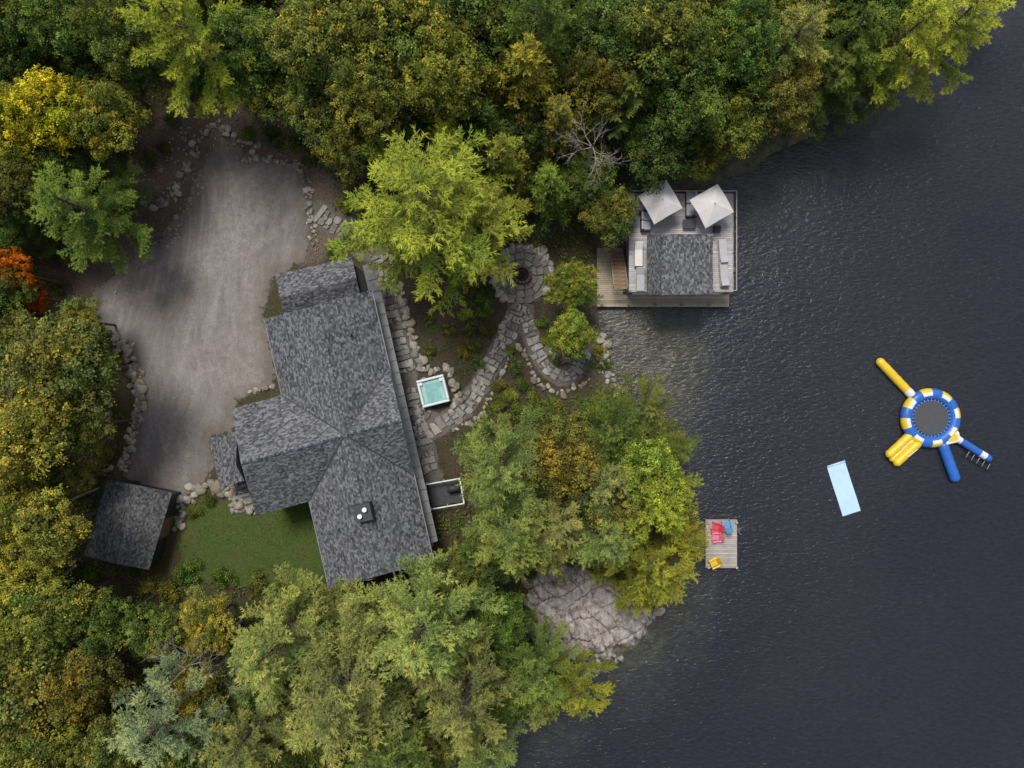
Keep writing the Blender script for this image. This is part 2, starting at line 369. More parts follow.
P_=[pine_proto(s) for s in (1,2,3)]+[pine_proto(4,levels=10,per=5,wide=.75)]
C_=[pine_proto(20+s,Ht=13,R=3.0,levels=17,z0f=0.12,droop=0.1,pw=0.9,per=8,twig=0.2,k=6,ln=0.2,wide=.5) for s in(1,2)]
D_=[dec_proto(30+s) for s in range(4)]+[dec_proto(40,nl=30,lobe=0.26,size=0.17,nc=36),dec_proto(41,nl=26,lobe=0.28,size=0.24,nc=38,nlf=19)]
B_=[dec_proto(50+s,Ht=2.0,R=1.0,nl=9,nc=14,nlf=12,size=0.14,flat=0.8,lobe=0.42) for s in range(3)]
COL={'dk':(0.09,0.13,0.032),'gr':(0.145,0.19,0.042),'ol':(0.205,0.22,0.047),'yo':(0.28,0.265,0.046),'br':(0.27,0.32,0.048),'pg':(0.225,0.27,0.078),'gg':(0.26,0.27,0.15),'ye':(0.50,0.41,0.03),'or':(0.65,0.21,0.02),'yg':(0.28,0.315,0.044)}
KN={'P':('pine_tree',P_,18.0,4.5),'C':('cedar_tree',C_,13.0,3.0),'D':('maple_tree',D_,12.0,4.35)}
cnt=[0]
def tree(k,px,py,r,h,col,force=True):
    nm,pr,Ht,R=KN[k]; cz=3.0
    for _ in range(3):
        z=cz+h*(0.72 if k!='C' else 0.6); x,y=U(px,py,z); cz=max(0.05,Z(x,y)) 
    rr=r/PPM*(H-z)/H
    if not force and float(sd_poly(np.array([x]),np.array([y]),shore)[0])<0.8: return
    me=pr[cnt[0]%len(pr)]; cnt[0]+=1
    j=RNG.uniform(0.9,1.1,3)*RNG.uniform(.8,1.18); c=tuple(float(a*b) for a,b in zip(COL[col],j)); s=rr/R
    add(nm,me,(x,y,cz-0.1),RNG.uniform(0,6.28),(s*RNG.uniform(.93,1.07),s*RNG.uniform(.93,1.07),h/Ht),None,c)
T=[ # top-left
('D',15,25,48,13,'gr'),('D',70,30,45,14,'gr'),('D',48,112,44,13,'ye'),('D',15,110,35,12,'yo'),('D',108,120,42,12,'br'),('P',72,205,62,13,'gr'),('D',130,45,45,14,'gr'),('D',10,190,38,12,'gr'),('D',20,160,34,11,'yg'),
('D',8,245,24,7,'gr'),('D',12,272,26,10,'or'),('D',34,300,18,6,'or'),('D',8,308,24,8,'ye'),('D',120,205,22,6,'gr'),
('P',195,25,66,17,'yg'),('D',250,45,45,12,'gr'),('D',215,68,36,9,'dk'),('D',268,92,35,9,'gr'),('P',110,15,50,15,'gr'),
('D',320,35,55,15,'ol'),('D',395,30,55,16,'ol'),('D',440,75,60,15,'yo'),('D',370,95,48,14,'ol'),('D',315,105,35,10,'gr'),('D',345,148,34,9,'ol'),
('P',428,200,100,17,'br'),('P',488,208,46,12,'br'),('C',530,85,48,14,'yo'),('C',508,160,40,11,'ol'),('D',480,20,50,14,'gr'),('C',560,130,42,12,'ol'),('C',545,190,34,9,'gr'),
('P',540,20,60,16,'gr'),('D',610,35,48,14,'gr'),('D',600,80,42,13,'ol'),('P',625,100,42,12,'gr'),('D',610,212,36,7,'gr'),('D',585,175,32,8,'gr'),
('D',670,40,55,15,'gr'),('D',690,100,50,13,'gr'),('D',740,45,52,15,'gr'),('D',655,150,36,10,'dk'),('D',735,120,46,12,'gr'),('D',700,155,32,8,'gr'),('P',790,40,62,14,'pg'),('D',780,100,44,12,'ol'),('P',828,82,48,11,'gr'),('P',850,35,56,14,'gr'),('P',905,35,60,15,'yg'),('P',960,15,60,15,'yg'),('D',860,5,45,14,'gr'),('P',872,78,38,10,'gr'),
('D',572,285,29,6,'br'),('D',572,333,27,6,'br'),
# left
('D',60,365,62,13,'ol'),('D',15,345,40,12,'ol'),('D',30,435,52,14,'yo'),('D',80,425,36,10,'ol'),('D',40,530,52,13,'yo'),('D',10,480,36,12,'yg'),('D',80,320,26,7,'ol'),('D',70,480,26,8,'ol'),
('D',50,612,46,13,'ol'),('D',10,590,40,12,'yo'),('D',110,622,38,11,'gr'),('D',30,690,52,14,'ol'),('D',85,680,46,13,'ol'),('P',165,718,68,16,'gg'),('D',60,755,50,14,'ol'),('D',155,630,38,9,'gr'),('D',205,625,36,8,'yo'),('D',120,745,40,13,'ol'),
# bottom
('P',275,645,70,16,'pg'),('P',345,695,88,18,'pg'),('P',428,640,72,17,'pg'),('P',465,700,62,16,'pg'),('P',395,755,62,17,'pg'),('P',250,735,60,15,'pg'),('D',200,690,40,12,'ol'),('D',300,612,26,8,'gr'),('P',480,755,40,12,'pg'),('D',500,620,38,9,'gr'),('P',540,668,44,12,'gr'),('P',578,690,38,9,'yg'),('D',440,590,34,9,'gr'),('D',385,602,22,7,'pg'),('D',510,690,38,10,'gr'),('P',460,620,48,13,'pg'),
# right cluster
('P',500,472,66,15,'pg'),('P',512,530,58,15,'pg'),('D',560,458,46,14,'ol'),('P',608,432,50,13,'gr'),('P',600,480,52,13,'pg'),('D',646,470,44,14,'yg'),('P',658,510,56,14,'yg'),('P',652,566,50,12,'yg'),('P',605,536,56,13,'pg'),('P',555,522,48,12,'pg'),('D',618,505,42,12,'ol'),('P',676,545,40,9,'yg'),('D',480,560,32,9,'gr'),('P',545,550,34,10,'pg'),('D',600,412,24,7,'gr'),('P',645,410,36,8,'gr'),('D',668,500,30,10,'yg'),('P',668,450,36,10,'gr'),('D',540,425,26,8,'gr'),('P',635,592,30,8,'yg'),
]
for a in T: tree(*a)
clear=np.array([(145,105),(190,90),(300,140),(335,180),(350,235),(400,258),(490,258),(500,240),(560,240),(600,320),(604,380),(600,395),(480,430),(465,490),(440,520),(440,570),(330,597),(200,585),(150,578),(75,560),(100,470),(112,440),(105,350),(45,320),(45,270),(120,200)],float)
ex=[clear,np.array([(590,178),(750,178),(750,312),(590,312)],float),np.array([(520,555),(655,585),(665,670),(550,670)],float)]
def sdx(px,py): return max(float(sd_poly(np.array([px],float),np.array([py],float),e)[0]) for e in ex)
for gy in range(-70,850,46):
    for gx in range(-80,1060,48):
        px=gx+RNG.uniform(-18,18); py=gy+RNG.uniform(-18,18); r=RNG.uniform(30,42); h=RNG.uniform(7,11)
        if sdx(px,py)>-r*0.85: continue
        if any((px-a[1])**2+(py-a[2])**2<(a[3]*0.62)**2 for a in T): continue
        if py<330: col=RNG.choice(['dk','dk','gr']) ; k=RNG.choice(['D','D','C','P'])
        elif px<250: col=RNG.choice(['ol','gr','ol']); k=RNG.choice(['D','D','C'])
        else: col=RNG.choice(['gr','pg','dk']); k=RNG.choice(['D','P','C'])
        if px<0 or py<0 or py>768: r*=1.2;h*=1.3
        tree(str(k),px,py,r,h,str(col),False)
# bushes
def bush(name,px,py,r,col,h=None):
    x,y,z=G(px,py); rr=r/PPM*0.85
    add(name,B_[RNG.integers(3)],(x,y,z-0.5*rr),RNG.uniform(0,6.28),(rr,rr,(h or rr*0.9)),None,tuple(float(a*b*.8) for a,b in zip(COL[col],RNG.uniform(.85,1.15,3))))
for px,py,r,c in [(470,290,10,'gr'),(482,305,12,'gr'),(465,315,9,'br'),(450,330,8,'gr'),(488,330,10,'dk'),(474,345,9,'gr'),(462,352,8,'ol'),(486,290,8,'dk'),(440,300,7,'ol'),(430,320,6,'gr'),(445,275,8,'gr'),(430,350,7,'gr'),(486,312,10,'gr'),(470,330,9,'gr'),(478,362,8,'gr'),(498,385,9,'gr'),(515,368,9,'gr'),(500,402,11,'gr'),(522,385,8,'dk'),(486,428,10,'dk'),(535,400,11,'gr'),(550,404,12,'gr'),(510,350,7,'gr'),(466,440,10,'gr'),(547,340,8,'gr'),(542,322,8,'gr'),(600,352,9,'br'),(606,365,7,'gr'),(420,275,7,'gr'),(455,262,11,'ol'),(475,258,10,'gr'),(500,420,11,'gr'),(520,412,12,'gr'),(510,395,9,'br'),(555,360,7,'gr'),(195,510,9,'gr'),(210,500,8,'dk'),(225,575,12,'gr'),(260,582,13,'gr'),(300,588,12,'gr'),(190,570,14,'gr'),(280,590,10,'ol'),(170,590,14,'ol'),(150,585,10,'br'),(345,205,10,'br'),(335,250,9,'gr'),(350,240,9,'gr'),(250,135,9,'gr'),(275,140,11,'dk'),(175,120,10,'gr'),(100,225,12,'gr'),(75,260,10,'ol'),(60,290,10,'gr'),(95,250,8,'br'),(150,160,10,'gr'),(105,335,10,'ol'),(110,450,14,'ol'),(100,470,12,'gr'),(90,580,14,'gr'),(530,612,10,'gr'),(600,590,7,'gr'),(315,155,13,'dk'),(295,145,12,'gr'),(530,570,10,'gr'),(205,108,9,'ol'),(165,150,8,'gr'),(115,250,7,'ol'),(118,360,8,'ol'),(120,420,9,'gr')]:
    bush('garden_shrub' if (400<px<620 and py<450) else 'shrub',px,py,r,c)
def tufts(name,poly_test,N,size,spread,col,hmax,seed,k=12):
    rng=np.random.default_rng(seed); px=rng.uniform(-60,1000,N*3); py=rng.uniform(-60,830,N*3)
    keep=poly_test(px,py); px=px[keep][:N];py=py[keep][:N]
    x=(px-512)/PPM*(H-3)/H; y=-(py-384)/PPM*(H-3)/H; d=sd_poly(x,y,shore); m=d>0.6; x=x[m];y=y[m]; z=Zf(x,y)
    n=len(x); idx=np.repeat(np.arange(n),k); off=rng.normal(0,1,(n*k,3))*np.array([spread,spread,0]); hh=rng.uniform(0.05,hmax,n*k)
    C=np.stack([x[idx]+off[:,0],y[idx]+off[:,1],z[idx]+hh],1); Nn=rng.normal(0,0.5,(n*k,3)); Nn[:,2]+=0.9
    tn=np.repeat(rng.uniform(0.5,1.4,n),k)*rng.uniform(0.7,1.3,n*k)
    V,F,T=leafs(C,Nn,tn,rng,size)
    h2=np.repeat(np.repeat(rng.normal(0,0.15,n),k),4)
    o=add(name,fast_mesh(name,V,[F],[M_leaf],None,np.clip(np.stack([T*(1+h2),T,T*(1-h2)],1),0.05,3)),color=col); return o
outclear=lambda x,y: sd_poly(x,y,clear)<8
tufts('forest_undergrowth',outclear,9000,0.2,0.28,(0.12,0.15,0.035),0.5,5,14)
gp=np.array(garden_px,float)
def gtest(x,y):
    k=sd_poly(x,y,gp)>0; wx_=(x-512)/PPM*(H-2.6)/H; wy_=-(y-384)/PPM*(H-2.6)/H
    for W,w in pathW: k&=dist_line(W,wx_,wy_)>w/2+0.25
    k&=np.hypot(wx_-fx,wy_-fy)>2.5
    return k&(np.sin(x*0.11+np.sin(y*.07)*2)+np.sin(y*0.13+1)>-0.7)
tufts('garden_perennials',gtest,3800,0.12,0.15,(0.085,0.12,0.03),0.3,6,10)
tufts('garden_flowers',lambda x,y: gtest(x,y)&(np.sin(x*.3+3)+np.sin(y*.27)>0.9),60,0.07,0.12,(0.45,0.38,0.10),0.42,3,6)
dp=np.array(dirt_px,float); drp=np.array(drive_px,float)
tufts('bank_weeds',lambda x,y:(sd_poly(x,y,dp)>-6)&(sd_poly(x,y,drp)<-3)&(np.sin(x*.09)+np.sin(y*.1+x*.05)>0.1),800,0.12,0.2,(0.11,0.125,0.04),0.25,8,9)
tufts('leaf_litter',lambda x,y:((sd_poly(x,y,dp)>-4)|(sd_poly(x,y,gp)>0))&(sd_poly(x,y,drp)<8),900,0.1,0.5,(0.26,0.17,0.08),0.08,14,5)
lp=np.array(lawn_px,float)
tufts('lawn_grass_blades',lambda x,y:sd_poly(x,y,lp)>2,5000,0.07,0.08,(0.065,0.09,0.022),0.06,9,8)
# dead tree
def dead(px,py,r,h,seed,rad=0.045):
    rng=np.random.default_rng(seed); paths_=[]
    def br(p,d,L,rad,dep):
        pts=[p];rs=[rad];q=np.array(p,float);dd=np.array(d,float)
        for i in range(4):
            dd=dd+rng.normal(0,0.16,3); dd/=np.linalg.norm(dd); q=q+dd*L/4; pts.append(q.copy()); rs.append(rad*(1-0.2*(i+1)))
            if dep>0 and i>0:
                for _ in range(2):
                    nd=dd+rng.normal(0,0.6,3); nd/=np.linalg.norm(nd); br(q.copy(),nd,L*rng.uniform(.4,.65),rad*0.5,dep-1)
        paths_.append((pts,rs))
    x,y=U(px,py,3+h*0.8); z=Z(x,y)
    paths_.append(([(0,0,0),(0.1,0,h*.4),(0,0.1,h*.8)],[0.2,0.16,0.1]))
    for i in range(7):
        a=i*0.9+rng.uniform(0,.5); br((0,0.05,h*rng.uniform(.55,.8)),(math.cos(a),math.sin(a),0.35),r,rad,2)
    v,f=tubes(paths_,4); add('dead_tree',fast_mesh('dead_tree',v,[f],[M_dead]),(x,y,z))
dead(597,134,1.7,15,3); dead(188,668,1.9,13,5,.035); dead(5,372,1.6,13,8)
# ---------------------------------------------------------------- stones
bm=bmesh.new(); bmesh.ops.create_icosphere(bm,subdivisions=2,radius=1.0); icoV=np.array([v.co[:] for v in bm.verts]); icoF=np.array([[v.index for v in f.verts] for f in bm.faces]); bm.free()
t=NT('field_stone'); p=t.pos(); at=t.n('ShaderNodeAttribute',attribute_name='tint').outputs['Color']; sn=t.noise(p,7,6,0.75)
c=t.mix(1.0,at,t.ramp(sn,[(0.28,(0.5,0.5,0.48)),(0.7,(1.2,1.2,1.2))]),'MULTIPLY')
M_stone=t.done(t.bsdf(c,0.9,sn,0.7,0.05,0.2))
def stones(name,lines,seed,br=1.0):
    rng=np.random.default_rng(seed); Vs=[];Fs=[];Ts=[];o=0
    for pts,wpx,n,(s0,s1) in lines:
        P=np.array(pts,float); seg=np.linalg.norm(np.diff(P,axis=0),axis=1); cum=np.concatenate([[0],np.cumsum(seg)])
        for i in range(n):
            s=(i+rng.uniform(0,1))/n*cum[-1]; x_=np.interp(s,cum,P[:,0])+rng.normal(0,wpx/3.2); y_=np.interp(s,cum,P[:,1])+rng.normal(0,wpx/3.2)
            x,y,z=G(x_,y_); sz_=rng.uniform(s0,s1)*(1.5 if rng.random()<.12 else 1); sc=np.array([sz_*rng.uniform(.8,1.3),sz_*rng.uniform(.7,1.1),sz_*rng.uniform(.5,.8)])
            v=icoV.copy(); nrm=rng.normal(0,1,(6,3)); 
            for nv in nrm: nv/=np.linalg.norm(nv); dd=v@nv; v-=np.outer(np.clip(dd-0.62,0,1),nv)
            v*=1+rng.normal(0,0.05,(len(v),1)); v*=sc; a=rng.uniform(0,6.28); ca,sa=math.cos(a),math.sin(a)
            v=np.stack([v[:,0]*ca-v[:,1]*sa,v[:,0]*sa+v[:,1]*ca,v[:,2]],1)+np.array([x,y,z+sc[2]*0.35])
            Vs.append(v);Fs.append(icoF+o);o+=len(v); g=rng.uniform(0.18,0.42)*br; w=rng.uniform(0.0,1)
            Ts.append(np.tile([g,g*(0.95-0.08*w),g*(0.86-0.2*w)],(len(v),1)))
    return add(name,fast_mesh(name,np.concatenate(Vs),[np.concatenate(Fs)],[M_stone],None,np.concatenate(Ts)))
stones('driveway_edge_boulders',[([(112,338),(130,356),(138,385),(137,420),(122,470)],10,150,(.12,.36)),([(238,160),(262,158),(298,163),(307,185),(311,215),(316,248)],7,70,(.1,.28)),([(138,202),(165,205),(182,175),(200,140),(216,124)],9,80,(.08,.27)),([(222,130),(235,140),(260,148)],7,22,(.1,.3)),([(165,250),(185,215),(200,185)],8,18,(.1,.2)),([(90,405),(112,428)],12,8,(.3,.5)),([(250,392),(276,386)],4,12,(.12,.24)),([(80,480),(112,468)],5,9,(.2,.35)),([(110,300),(160,245),(190,200),(200,172)],14,110,(.04,.12)),([(150,180),(180,140),(230,120)],25,90,(.04,.13))],1)
stones('entry_retaining_boulders',[([(176,530),(186,500),(212,484),(232,490),(236,508),(255,510)],11,80,(.18,.38))],2)
stones('steps_retaining_boulders',[([(390,256),(402,300),(413,340),(421,368)],5,60,(.18,.33)),([(414,370),(448,368),(458,398),(452,412)],5,30,(.18,.34)),([(425,380),(416,400),(420,460),(428,476)],5,26,(.15,.28)),([(470,404),(486,372),(500,335),(508,312)],3,34,(.1,.24)),([(452,432),(480,416),(498,385),(512,350)],3,32,(.1,.24)),([(545,345),(560,362),(572,358)],3,18,(.14,.3)),([(520,345),(538,385),(562,394),(590,380)],4,34,(.12,.3))],3)
ring=[(522+30*math.cos(a),275+28*math.sin(a)) for a in np.linspace(-3.6,0.75,24)]
ring2=[(522+30*math.cos(a),275+28*math.sin(a)) for a in np.linspace(1.9,2.6,8)]
stones('firepit_retaining_wall',[(ring,3,66,(.2,.36)),(ring2,3,12,(.2,.34))],4,1.2)
stones('shoreline_rocks',[([(885,80),(905,50)],7,16,(.3,.6)),([(600,335),(608,372),(620,395)],9,50,(.12,.4)),([(668,560),(672,590),(655,618)],8,22,(.2,.5)),([(600,660),(560,695),(520,722),(500,745)],7,40,(.15,.45))],5)
# flagstones
def slabs(name,seed):
    rng=np.random.default_rng(seed); v=[];f=[];tn=[]
    def slab(poly,g,w,dz=0):
        o=len(v);n=len(poly); cx=sum(p[0] for p in poly)/n; cy=sum(p[1] for p in poly)/n; z=Z(cx,cy)+dz
        for (x,y) in poly: v.append((x,y,z-0.1))
        for (x,y) in poly: v.append((x,y,z+0.09))
        for (x,y) in poly: v.append((cx+(x-cx)*.93,cy+(y-cy)*.93,z+0.115+rng.uniform(-.015,.015)))
        for k in range(n):
            j=(k+1)%n; f.append((o+k,o+j,o+n+j,o+n+k)); f.append((o+n+k,o+n+j,o+2*n+j,o+2*n+k))
        f.append(tuple(o+2*n+k for k in range(n)))
        tn.extend([(g,g*(.97-.05*w),g*(.93-.12*w))]*(3*n))
    def jit(poly,a=0.04):
        out=[]
        for i,(x,y) in enumerate(poly):
            x2,y2=poly[(i+1)%len(poly)]
            out.append((x+rng.normal(0,a),y+rng.normal(0,a))); out.append(((x+x2)/2+rng.normal(0,a),(y+y2)/2+rng.normal(0,a)))
        return out
    for W,w in pathW:
        P=W[:,:2]; 
        for _ in range(2):
            Q=[P[0]]
            for i in range(len(P)-1): Q+= [P[i]*.75+P[i+1]*.25,P[i]*.25+P[i+1]*.75]
            Q.append(P[-1]); P=np.array(Q)
        seg=np.linalg.norm(np.diff(P,axis=0),axis=1); cum=np.concatenate([[0],np.cumsum(seg)]); s=0
        while s<cum[-1]-0.3:
            dpt=rng.uniform(.36,.66)
            def at(q,l):
                a=np.array([np.interp(q,cum,P[:,0]),np.interp(q,cum,P[:,1])]); b=np.array([np.interp(min(q+.2,cum[-1]),cum,P[:,0]),np.interp(min(q+.2,cum[-1]),cum,P[:,1])]); c_=np.array([np.interp(max(q-.2,0),cum,P[:,0]),np.interp(max(q-.2,0),cum,P[:,1])])
                d=b-c_; d/=np.linalg.norm(d)+1e-9; return a+np.array([-d[1],d[0]])*l
            ww=w*rng.uniform(.75,1.15); sh=rng.uniform(-.1,.1); n=rng.integers(1,4); cuts=sh+np.sort(np.concatenate([[-ww/2,ww/2],-ww/2+ww*(np.arange(1,n)+rng.uniform(-.25,.25,n-1))/n]))
            sk=rng.uniform(-.09,.09)
            for i in range(len(cuts)-1):
                a,b=cuts[i]+.035,cuts[i+1]-.035
                slab(jit([tuple(at(s+sk*a,a)),tuple(at(s+sk*b,b)),tuple(at(s+dpt-.09,b)),tuple(at(s+dpt-.09,a))],.05),rng.uniform(.15,.35),rng.random(),rng.uniform(-.03,.03))
            s+=dpt
    for (r0,r1,n) in [(0.82,1.25,9),(1.3,1.8,13),(1.85,2.3,17)]:
        for k in range(n):
            a0=2*math.pi*(k+rng.uniform(.02,.12))/n; a1=2*math.pi*(k+.97)/n; am=(a0+a1)/2
            slab([(fx+r*math.cos(a)+rng.normal(0,.035),fy+r*math.sin(a)+rng.normal(0,.035)) for r,a in [(r0,a0),(r1,a0),(r1,am),(r1,a1),(r0,a1),(r0,am)]],rng.uniform(.15,.25),rng.random())
    me=pymesh(name,v,f,M_stone); a=me.attributes.new('tint','FLOAT_COLOR','POINT'); c=np.ones((len(v),4),dtype=np.float32); c[:,:3]=np.array(tn); a.data.foreach_set('color',c.ravel())
    add(name,me)
slabs('flagstone_path',4)
# fire pit
M_black=simple('black_iron',(0.012,0.012,0.012),0.8); M_ash=simple('ash',(0.02,0.018,0.017),0.95,12,.5)
fp=grp('fire_pit',(fx,fy,fz))
M_pit=simple('pit_stone',(0.12,0.075,0.062),.9,9,.35)
for k in range(14):
    a=2*math.pi*k/14; box('ring_stone',fp,(0.66*math.cos(a),0.66*math.sin(a),0.22),(0.2,0.27,0.4),M_pit,a,bev=.04)
cyl('ash_bed',fp,(0,0,0.12),0.58,0.12,M_ash)
for k in range(4): cyl('charred_log',fp,(0.1*math.cos(k*1.6),0.1*math.sin(k*1.6),0.25),0.05,0.6,M_black,10,rx=1.35,rz=k*0.8)
# granite outcrop
rk=[(528,566),(545,558),(570,560),(590,574),(614,586),(636,600),(654,620),(648,638),(622,652),(600,657),(575,660),(552,650),(534,632),(526,600)]
def outcrop(name,pp,hh,seed):
    W=np.array([U(a,b,0.6) for a,b in pp]); xs=np.arange(W[:,0].min()-1.5,W[:,0].max()+1.5,.1); ys=np.arange(W[:,1].min()-1.5,W[:,1].max()+1.5,.1)
    X,Y=np.meshgrid(xs,ys); sd=sd_poly(X,Y,W)+0.5*snoise(X,Y,2.2,seed)+0.2*snoise(X,Y,7,seed+1)
    base=np.maximum(Zf(X,Y),-0.6)
    hgt=base-0.4+(hh+0.4)*np.clip((sd+0.6)/1.4,0,1)**0.7+0.2*np.abs(snoise(X,Y,1.8,seed+2))+0.06*snoise(X,Y,6,seed+3)+0.035*snoise(X,Y,14,seed+5)
    j1=X*.8+Y*.6+0.5*snoise(X,Y,.8,seed+6); j2=-X*.5+Y*.86+0.5*snoise(X,Y,.9,seed+7)
    rr_=np.random.default_rng(seed); lut=rr_.uniform(-.34,.34,997)
    hgt=hgt+lut[(np.floor(j1/.95).astype(int)*31+np.floor(j2/1.5).astype(int)*17)%997]
    f1=np.abs((j1/.95)%1-.5); f2=np.abs((j2/1.5)%1-.5); hgt=hgt-0.3*((f1>.44)|(f2>.46))
    hgt=np.where(sd<-0.55,-1.5+base*0,hgt)
    F=grid_faces(len(xs),len(ys)); s=sd.ravel(); F=F[(s[F]>-0.6).all(1)]
    used,inv=np.unique(F,return_inverse=True); Vv=np.stack([X.ravel(),Y.ravel(),hgt.ravel()],1)[used]
    add(name,fast_mesh(name,Vv,[inv.reshape(F.shape)],[M_gran],smooth=False))
t=NT('granite'); p=t.pos(); a1=t.noise(p,1.6,9,0.75); a2=t.noise(p,10,5,0.8)
mpp=t.n('ShaderNodeMapping',{'Vector':p}); mpp.inputs['Rotation'].default_value=(0,0,.64); mpp.inputs['Scale'].default_value=(3.2,.6,1)
st_n=t.noise(mpp.outputs[0],1.3,5,.75)
c=t.ramp(a1,[(0.3,(0.15,0.13,0.118)),(0.43,(0.32,0.28,0.26)),(0.6,(0.47,0.42,0.395)),(0.75,(0.58,0.54,0.52))])
c=t.mix(0.75,c,t.ramp(st_n,[(.35,(.5,.48,.46)),(.6,(1.15,1.14,1.13))]),'MULTIPLY')
c=t.mix(0.7,c,t.ramp(a2,[(0.3,(0.55,0.55,0.55)),(0.7,(1.2,1.2,1.2))]),'MULTIPLY')
c=t.mix(t.ss(t.noise(p,0.9,6,.75),0.55,0.66),c,(0.085,0.095,0.045))
M_gran=t.done(t.bsdf(c,0.9,a1,1.0,0.15,0.2))
outcrop('granite_outcrop',rk,0.9,20)
outcrop('granite_outcrop',[(575,470),(600,466),(618,480),(612,500),(585,505),(572,490)],0.8,40)
# ---------------------------------------------------------------- roofs
def shingle(name,lo,hi,mid):
    t=NT(name); uv=t.n('ShaderNodeUVMap').outputs[0]; sp=t.n('ShaderNodeSeparateXYZ',{0:uv}); u,v=sp.outputs[0],sp.outputs[1]
    def cell(cw,ch,seed):
        row=t.math('FLOOR',t.math('DIVIDE',v,ch)); rn=t.n('ShaderNodeTexWhiteNoise',{'W':t.math('ADD',row,seed)},noise_dimensions='1D').outputs['Value']
        cu=t.math('FLOOR',t.math('ADD',t.math('DIVIDE',u,cw),t.math('MULTIPLY',rn,5.0)))
        cv=t.n('ShaderNodeCombineXYZ',{0:cu,1:row,2:seed}).outputs[0]
        return t.n('ShaderNodeTexWhiteNoise',{'Vector':cv},noise_dimensions='3D').outputs['Value'],row
    a,_=cell(0.18,0.14,1.0); b,_=cell(0.3,0.14,7.0)
    p=t.pos(); n=t.noise(p,14,3,.8); nb=t.noise(p,0.5,4,.6); nm=t.noise(p,4.5,3,.6)
    s=t.math('ADD',t.math('ADD',t.math('MULTIPLY',a,0.55),t.math('MULTIPLY',b,0.25)),t.math('MULTIPLY',nm,0.2))
    c=t.ramp(s,[(0.15,lo),(0.48,mid),(0.85,hi)])
    fr=t.math('FRACT',t.math('DIVIDE',v,0.14)); line=t.ss(fr,0.2,0.0)
    c=t.mix(t.math('MULTIPLY',line,0.5),c,(0.03,0.03,0.032))
    c=t.mix(0.7,c,t.ramp(n,[(0.3,(0.6,0.6,0.6)),(0.7,(1.3,1.3,1.3))]),'MULTIPLY'); c=t.mix(0.6,c,t.ramp(nb,[(0.3,(0.82,0.82,0.81)),(0.7,(1.12,1.12,1.12))]),'MULTIPLY')
    return t.done(t.bsdf(c,0.9,t.math('MULTIPLY',fr,-1.0),0.5,0.02,0.15))
M_roof=shingle('roof_shingles',(0.042,0.043,0.047),(0.21,0.215,0.23),(0.10,0.102,0.11))
M_roof2=shingle('old_roof_shingles',(0.045,0.045,0.046),(0.18,0.18,0.18),(0.09,0.09,0.092))
M_trim=simple('grey_trim',(0.10,0.10,0.105),.6); M_wood=simple('weathered_wood',(0.30,0.28,0.255),.85,6,.3); M_brown=simple('brown_wood',(0.20,0.135,0.085),.8,5,.3)
M_sid=simple('house_siding',(0.24,0.23,0.22),.8,3,.15); M_lmet=simple('light_metal',(0.24,0.24,0.235),.6,1.5,.2); M_white=simple('white_paint',(0.66,0.67,0.68),.5,3,.05)
M_glass=simple('window_glass',(0.03,0.04,0.05),.08,1,.1,spec=.6); M_dark=simple('dark_grey',(0.04,0.042,0.045),.6,4,.2)
M_cush=simple('grey_cushion',(0.36,0.37,0.39),.9,5,.08); M_canvas=simple('umbrella_canvas',(0.62,0.60,0.57),.9,4,.05)
def roofobj(name,parent,facets,mat,th=0.22):
    v=[];f=[];uvs=[]
    for fc in facets:
        P=[Vector(p) for p in fc]; n=(P[1]-P[0]).cross(P[2]-P[0])
        if n.z<0: P=P[::-1]; n=-n
        n.normalize(); h=Vector((0,0,1)).cross(n); 
        if h.length<1e-4: h=Vector((1,0,0))
        h.normalize(); w=n.cross(h); o=len(v); v+= [tuple(p) for p in P]; f.append(tuple(range(o,o+len(P)))); uvs+=[(p.dot(h),p.dot(w)) for p in P]
    me=pymesh(name,v,f,[mat,M_trim]); ul=me.uv_layers.new(name='UVMap')
    for l in me.loops: ul.data[l.index].uv=uvs[l.vertex_index]
    o=add(name,me,parent=parent)
    bm=bmesh.new(); bm.from_mesh(me); bmesh.ops.remove_doubles(bm,verts=bm.verts,dist=0.03); bmesh.ops.recalc_face_normals(bm,faces=bm.faces)
    if sum(fc.normal.z for fc in bm.faces)<0: bmesh.ops.reverse_faces(bm,faces=bm.faces)
    bm.to_mesh(me); bm.free()
    s=o.modifiers.new('s','SOLIDIFY'); s.thickness=th; s.offset=-1; s.material_offset_rim=1; s.material_offset=1
    return o
e1=np.array([0.966,-0.262])/np.hypot(.966,.262); e2=np.array([0.222,0.975])
def L(a,b,z):
    px=371+a*e1[0]+b*e2[0]; py=288+a*e1[1]+b*e2[1]; x,y=U(px,py,z); return (x,y,z)
house=grp('lake_house',(0,0,0))
E=8.0;Rg=11.0
A_=L(-111,2,E);B0=L(0,2,E);Cc=L(0,80,E);Dd=L(0,192,E);Ee=L(0,280,E);Ff=L(-108,280,E);Gg=L(-108,190,E);Hh=L(-163,190,E);Ii=L(-163,80,E);Jj=L(-111,80,E)
R0=L(-58,2,Rg);X=L(-58,135,Rg);R3=L(-58,280,Rg);Wp=L(-166,135,Rg);Eo=L(0,135,Rg-0.1)
roofobj('main_roof',house,[[A_,Jj,X,R0],[R0,X,Cc,B0],[Jj,Ii,Wp,X],[Wp,Hh,Gg,X],[X,Eo,Cc],[X,Dd,Eo],[X,R3,Ff,Gg],[X,Dd,Ee,R3]],M_roof)
